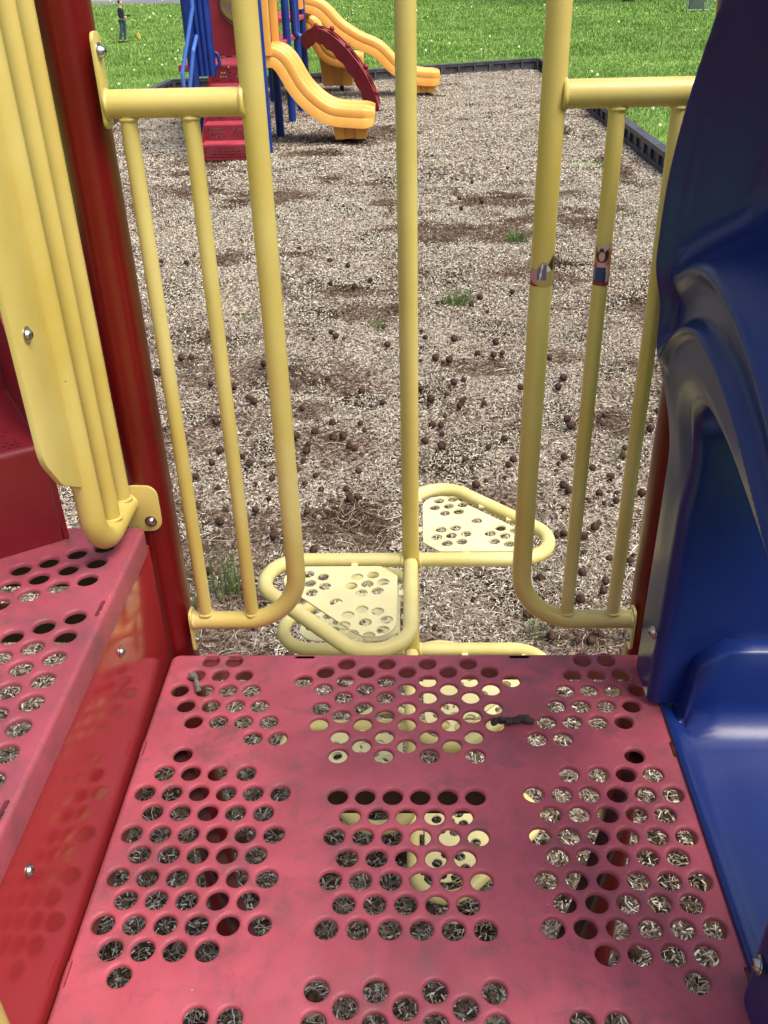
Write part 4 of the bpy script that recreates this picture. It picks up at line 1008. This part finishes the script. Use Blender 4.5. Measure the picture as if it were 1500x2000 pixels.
fin(bm, 'eye', BLK, per, local=True)
bm = bmesh.new(); sphere(bm, (.155, 0, 1.60), .016, 1, (1, .8, 1.3)); fin(bm, 'nose', SKIN, per, local=True)
bm = bmesh.new()
for s in (-1, 1):
    for k in range(5): tube(bm, [(.29, s*(.085-.018*k), 1.05), (.315, s*(.080-.017*k), 1.075), (.325, s*(.076-.016*k), 1.098)], [.011, .009, .007], 6)
fin(bm, 'fingers', SKIN, per, local=True)
per.scale = (.93, .93, .93)
rc = empty('controller', (-11.975, 43.3, .985), 'small dark remote controller held in the hands of the person', 'controller')
bm = bmesh.new(); box(bm, -.04, .07, -.10, .10, -.03, .03, bev=.012); fin(bm, 'controller_body', BLK, rc, local=True)
bm = bmesh.new(); tube(bm, [(.05, -.05, .02), (.16, -.06, .06)], .008, 6); tube(bm, [(.05, .05, .02), (.15, .06, .02)], .008, 6); fin(bm, 'antenna', BLK, rc, local=True)
bm = bmesh.new()
prism(bm, [(0, 0), (.09, .02), (.07, .16), (.0, .28), (-.05, .20), (-.05, .08)], -.03, .03, 'y', bev=.01)
o = fin(bm, 'toy', mat('yellow_toy', lin('#e0c04a'), rough=.5)); o.location = (G(272, 80)[0], G(272, 80)[1], .06); tag(o, 'small upright yellow toy standing in the grass right of the person', 'toy')

# parked car by the road
car = empty('parked_car', (-34.2, 100.3, 0), 'dark parked car at the roadside in the upper left corner', 'car')
CARP = mat('dark_car_paint', lin('#1b1d22'), lin('#14161a'), rough=.2, coat=.6); GLS = mat('car_glass', lin('#0c0f12'), rough=.05, spec=.8); CHR = mat('silver_trim', lin('#c6c8ca'), rough=.3, metal=.7)
side = [(-2.6, .38), (-2.66, .62), (-2.5, .86), (-1.75, 1.0), (-1.05, 1.5), (.55, 1.55), (1.5, 1.12), (2.45, 1.0), (2.64, .72), (2.6, .36), (2.2, .26), (1.95, .26), (1.9, .5), (1.62, .68), (1.3, .5), (1.25, .26), (-1.25, .26), (-1.3, .5), (-1.62, .68), (-1.9, .5), (-1.95, .26), (-2.3, .28)]
bm = bmesh.new(); prism(bm, side, -.95, .95, 'y', bev=.05); 
fin(bm, 'car_body', CARP, car, local=True, angle=30)
bm = bmesh.new(); prism(bm, [(-1.0, 1.06), (-.9, 1.42), (.5, 1.47), (1.25, 1.1)], -.957, .957, 'y'); fin(bm, 'side_window', GLS, car, smooth=False, local=True)
bm = bmesh.new(); box(bm, -1.2, 1.2, -.965, -.945, .36, .46, bev=.01); fin(bm, 'sill_trim', CHR, car, local=True)
for x in (-1.6, 1.6):
    for y in (-.85, .85):
        bm = bmesh.new(); tube(bm, [(x, y-.11, .33), (x, y+.11, .33)], .34, 28); wt = fin(bm, 'wheel', BLK, car, local=True)
        bm = bmesh.new(); s = 1 if y > 0 else -1
        tube(bm, [(x, y+s*.10, .33), (x, y+s*.125, .33)], .21, 20); fin(bm, 'wheel_rim', CHR, wt, local=True)
for y in (-.7, .7):
    bm = bmesh.new(); sphere(bm, (2.56, y, .78), .14, 2, (.6, 1.2, .7)); fin(bm, 'headlight', CHR, car, local=True)
# fence and gate post at the upper right
fe = empty('chain_link_fence', (15.0, 57.0, 0), 'grey chain-link fence panel with posts in the upper right corner of the field', 'fence')
GAL = mat('galvanised_steel', lin('#9aa1a0'), lin('#868d8c'), rough=.45, metal=.5)
for x, y in ((14.98, 56.8), (16.05, 57.0), (18.6, 57.4), (21.2, 57.8)):
    bm = bmesh.new(); tube(bm, [(x, y, -.1), (x, y, 2.6)], .045, 10); fin(bm, 'fence_post', GAL, fe)
bm = bmesh.new()
for k in range(60):
    for s in (1, -1):
        x0 = 15.0+.12*k; pts = [(x0, 0), (x0+s*2.4, 2.4)]; 
        if s < 0: pts = [(x0, 0), (x0-2.4, 2.4)]
        a, b = pts; 
        def cl(p, q):
            # clip to the fence span
            out = []
            for (x, z) in (p, q): out.append([x, z])
            for i in (0, 1):
                o_ = out[1-i]
                for lim, sg in ((15.0, 1), (21.2, -1)):
                    if (out[i][0]-lim)*sg < 0:
                        if (o_[0]-lim)*sg < 0: return None
                        t = (lim-out[i][0])/(o_[0]-out[i][0]); out[i] = [lim, out[i][1]+(o_[1]-out[i][1])*t]
            return out
        c = cl(a, b)
        if c: tube(bm, [(c[0][0], 56.8+(c[0][0]-15)*.16, c[0][1]+.03), (c[1][0], 56.8+(c[1][0]-15)*.16, c[1][1]+.03)], .004, 3, cap=False)
for z in (.05, 2.5): tube(bm, [(15, 56.8, z), (21.2, 57.8, z)], .02, 6)
fin(bm, 'wire_mesh', GAL, fe)
bm = bmesh.new(); box(bm, 15.15, 15.95, 56.98, 57.25, -.03, 1.7, bev=.02); o = fin(bm, 'utility_cabinet', mat('grey_green_metal', lin('#56645a'), lin('#4a574e'), rough=.6)); tag(o, 'grey-green metal cabinet just behind the fence post at the upper right', 'cabinet')

def tree(x, y, h, R, lab, nl=9000, tr=.35):
    t = empty('tree', (x, y, 0), lab, 'tree', 'trees beyond the field'); bm = bmesh.new()
    P = [(x, y, -.2), (x+.1, y, h*.15), (x-.15, y+.1, h*.35), (x+.1, y, h*.6), (x, y, h*.85)]
    tube(bm, cr(P, 4), list(np.interp(np.linspace(0, 1, 17), [0, .06, .4, 1], [tr*1.35, tr, tr*.7, .06])), 12)
    tips = []
    for k in range(14):
        a = k*2.4; z0 = h*random.uniform(.28, .7); L = R*random.uniform(.6, .95)*(1.1-z0/h*.5); e = (x+L*math.cos(a), y+L*math.sin(a), z0+L*random.uniform(.2, .6)); tips.append(e)
        m_ = ((x+e[0])/2, (y+e[1])/2, z0+(e[2]-z0)*.65); tube(bm, [(x, y, z0), m_, e], [tr*.3, tr*.18, .03], 6)
    fin(bm, 'trunk', TRUNK, t)
    n = nl; c = np.array(tips+[(x, y, h*.85), (x, y, h*.7)]); k = rng.integers(0, len(c), n); p = c[k]+rng.normal(0, 1, (n, 3))*np.array([R*.24, R*.24, R*.18])
    yaw = rng.random(n)*2*PI; Rm = euler_np(yaw, rng.normal(0, .7, n), rng.normal(0, .7, n)); s = rng.uniform(.12, .28, n)
    T = np.array([[-.5, 0, 0], [0, -.3, .05], [.5, 0, 0], [0, .3, .05]]); v = np.einsum('nij,nkj->nki', Rm, T[None]*s[:, None, None])+p[:, None, :]
    o = raw('crown', v.reshape(-1, 3), np.array([[0, 1, 2, 3]])+(np.arange(n)*4)[:, None], LEAF, t); return t
tree(14.86, 71.5, 15, 6.0, 'tree whose dark trunk foot shows at the top edge between the two right yellow tubes')
tree(11.0, 82, 17, 6.5, 'tree farther off behind the right part of the field', tr=.3)
tree(22.5, 76, 16, 6.5, 'tree behind the fence in the upper right corner')

# unseen ring of leaf cards, added to cut low sky light and darken reflections
n = 70000; ang = rng.uniform(math.radians(128), math.radians(412), n); rad = rng.uniform(24, 34, n); hz = rng.random(n)**.8*(6+2.5*np.sin(ang*7)+1.5*np.sin(ang*17+1))
p = np.stack([rad*np.cos(ang), rad*np.sin(ang)+4, hz], 1); yaw = rng.random(n)*2*PI; Rm = euler_np(yaw, rng.normal(0, .7, n), rng.normal(0, .7, n)); sz = rng.uniform(.5, 1.1, n)
T = np.array([[-.5, 0, 0], [0, -.3, .05], [.5, 0, 0], [0, .3, .05]]); v = np.einsum('nij,nkj->nki', Rm, T[None]*sz[:, None, None])+p[:, None, :]
o = raw('added_woodland', v.reshape(-1, 3), np.array([[0, 1, 2, 3]])+(np.arange(n)*4)[:, None], LEAF); tag(o, 'unseen ring of green leaves added round the playground to block low sky light', 'wood', kind='stuff')
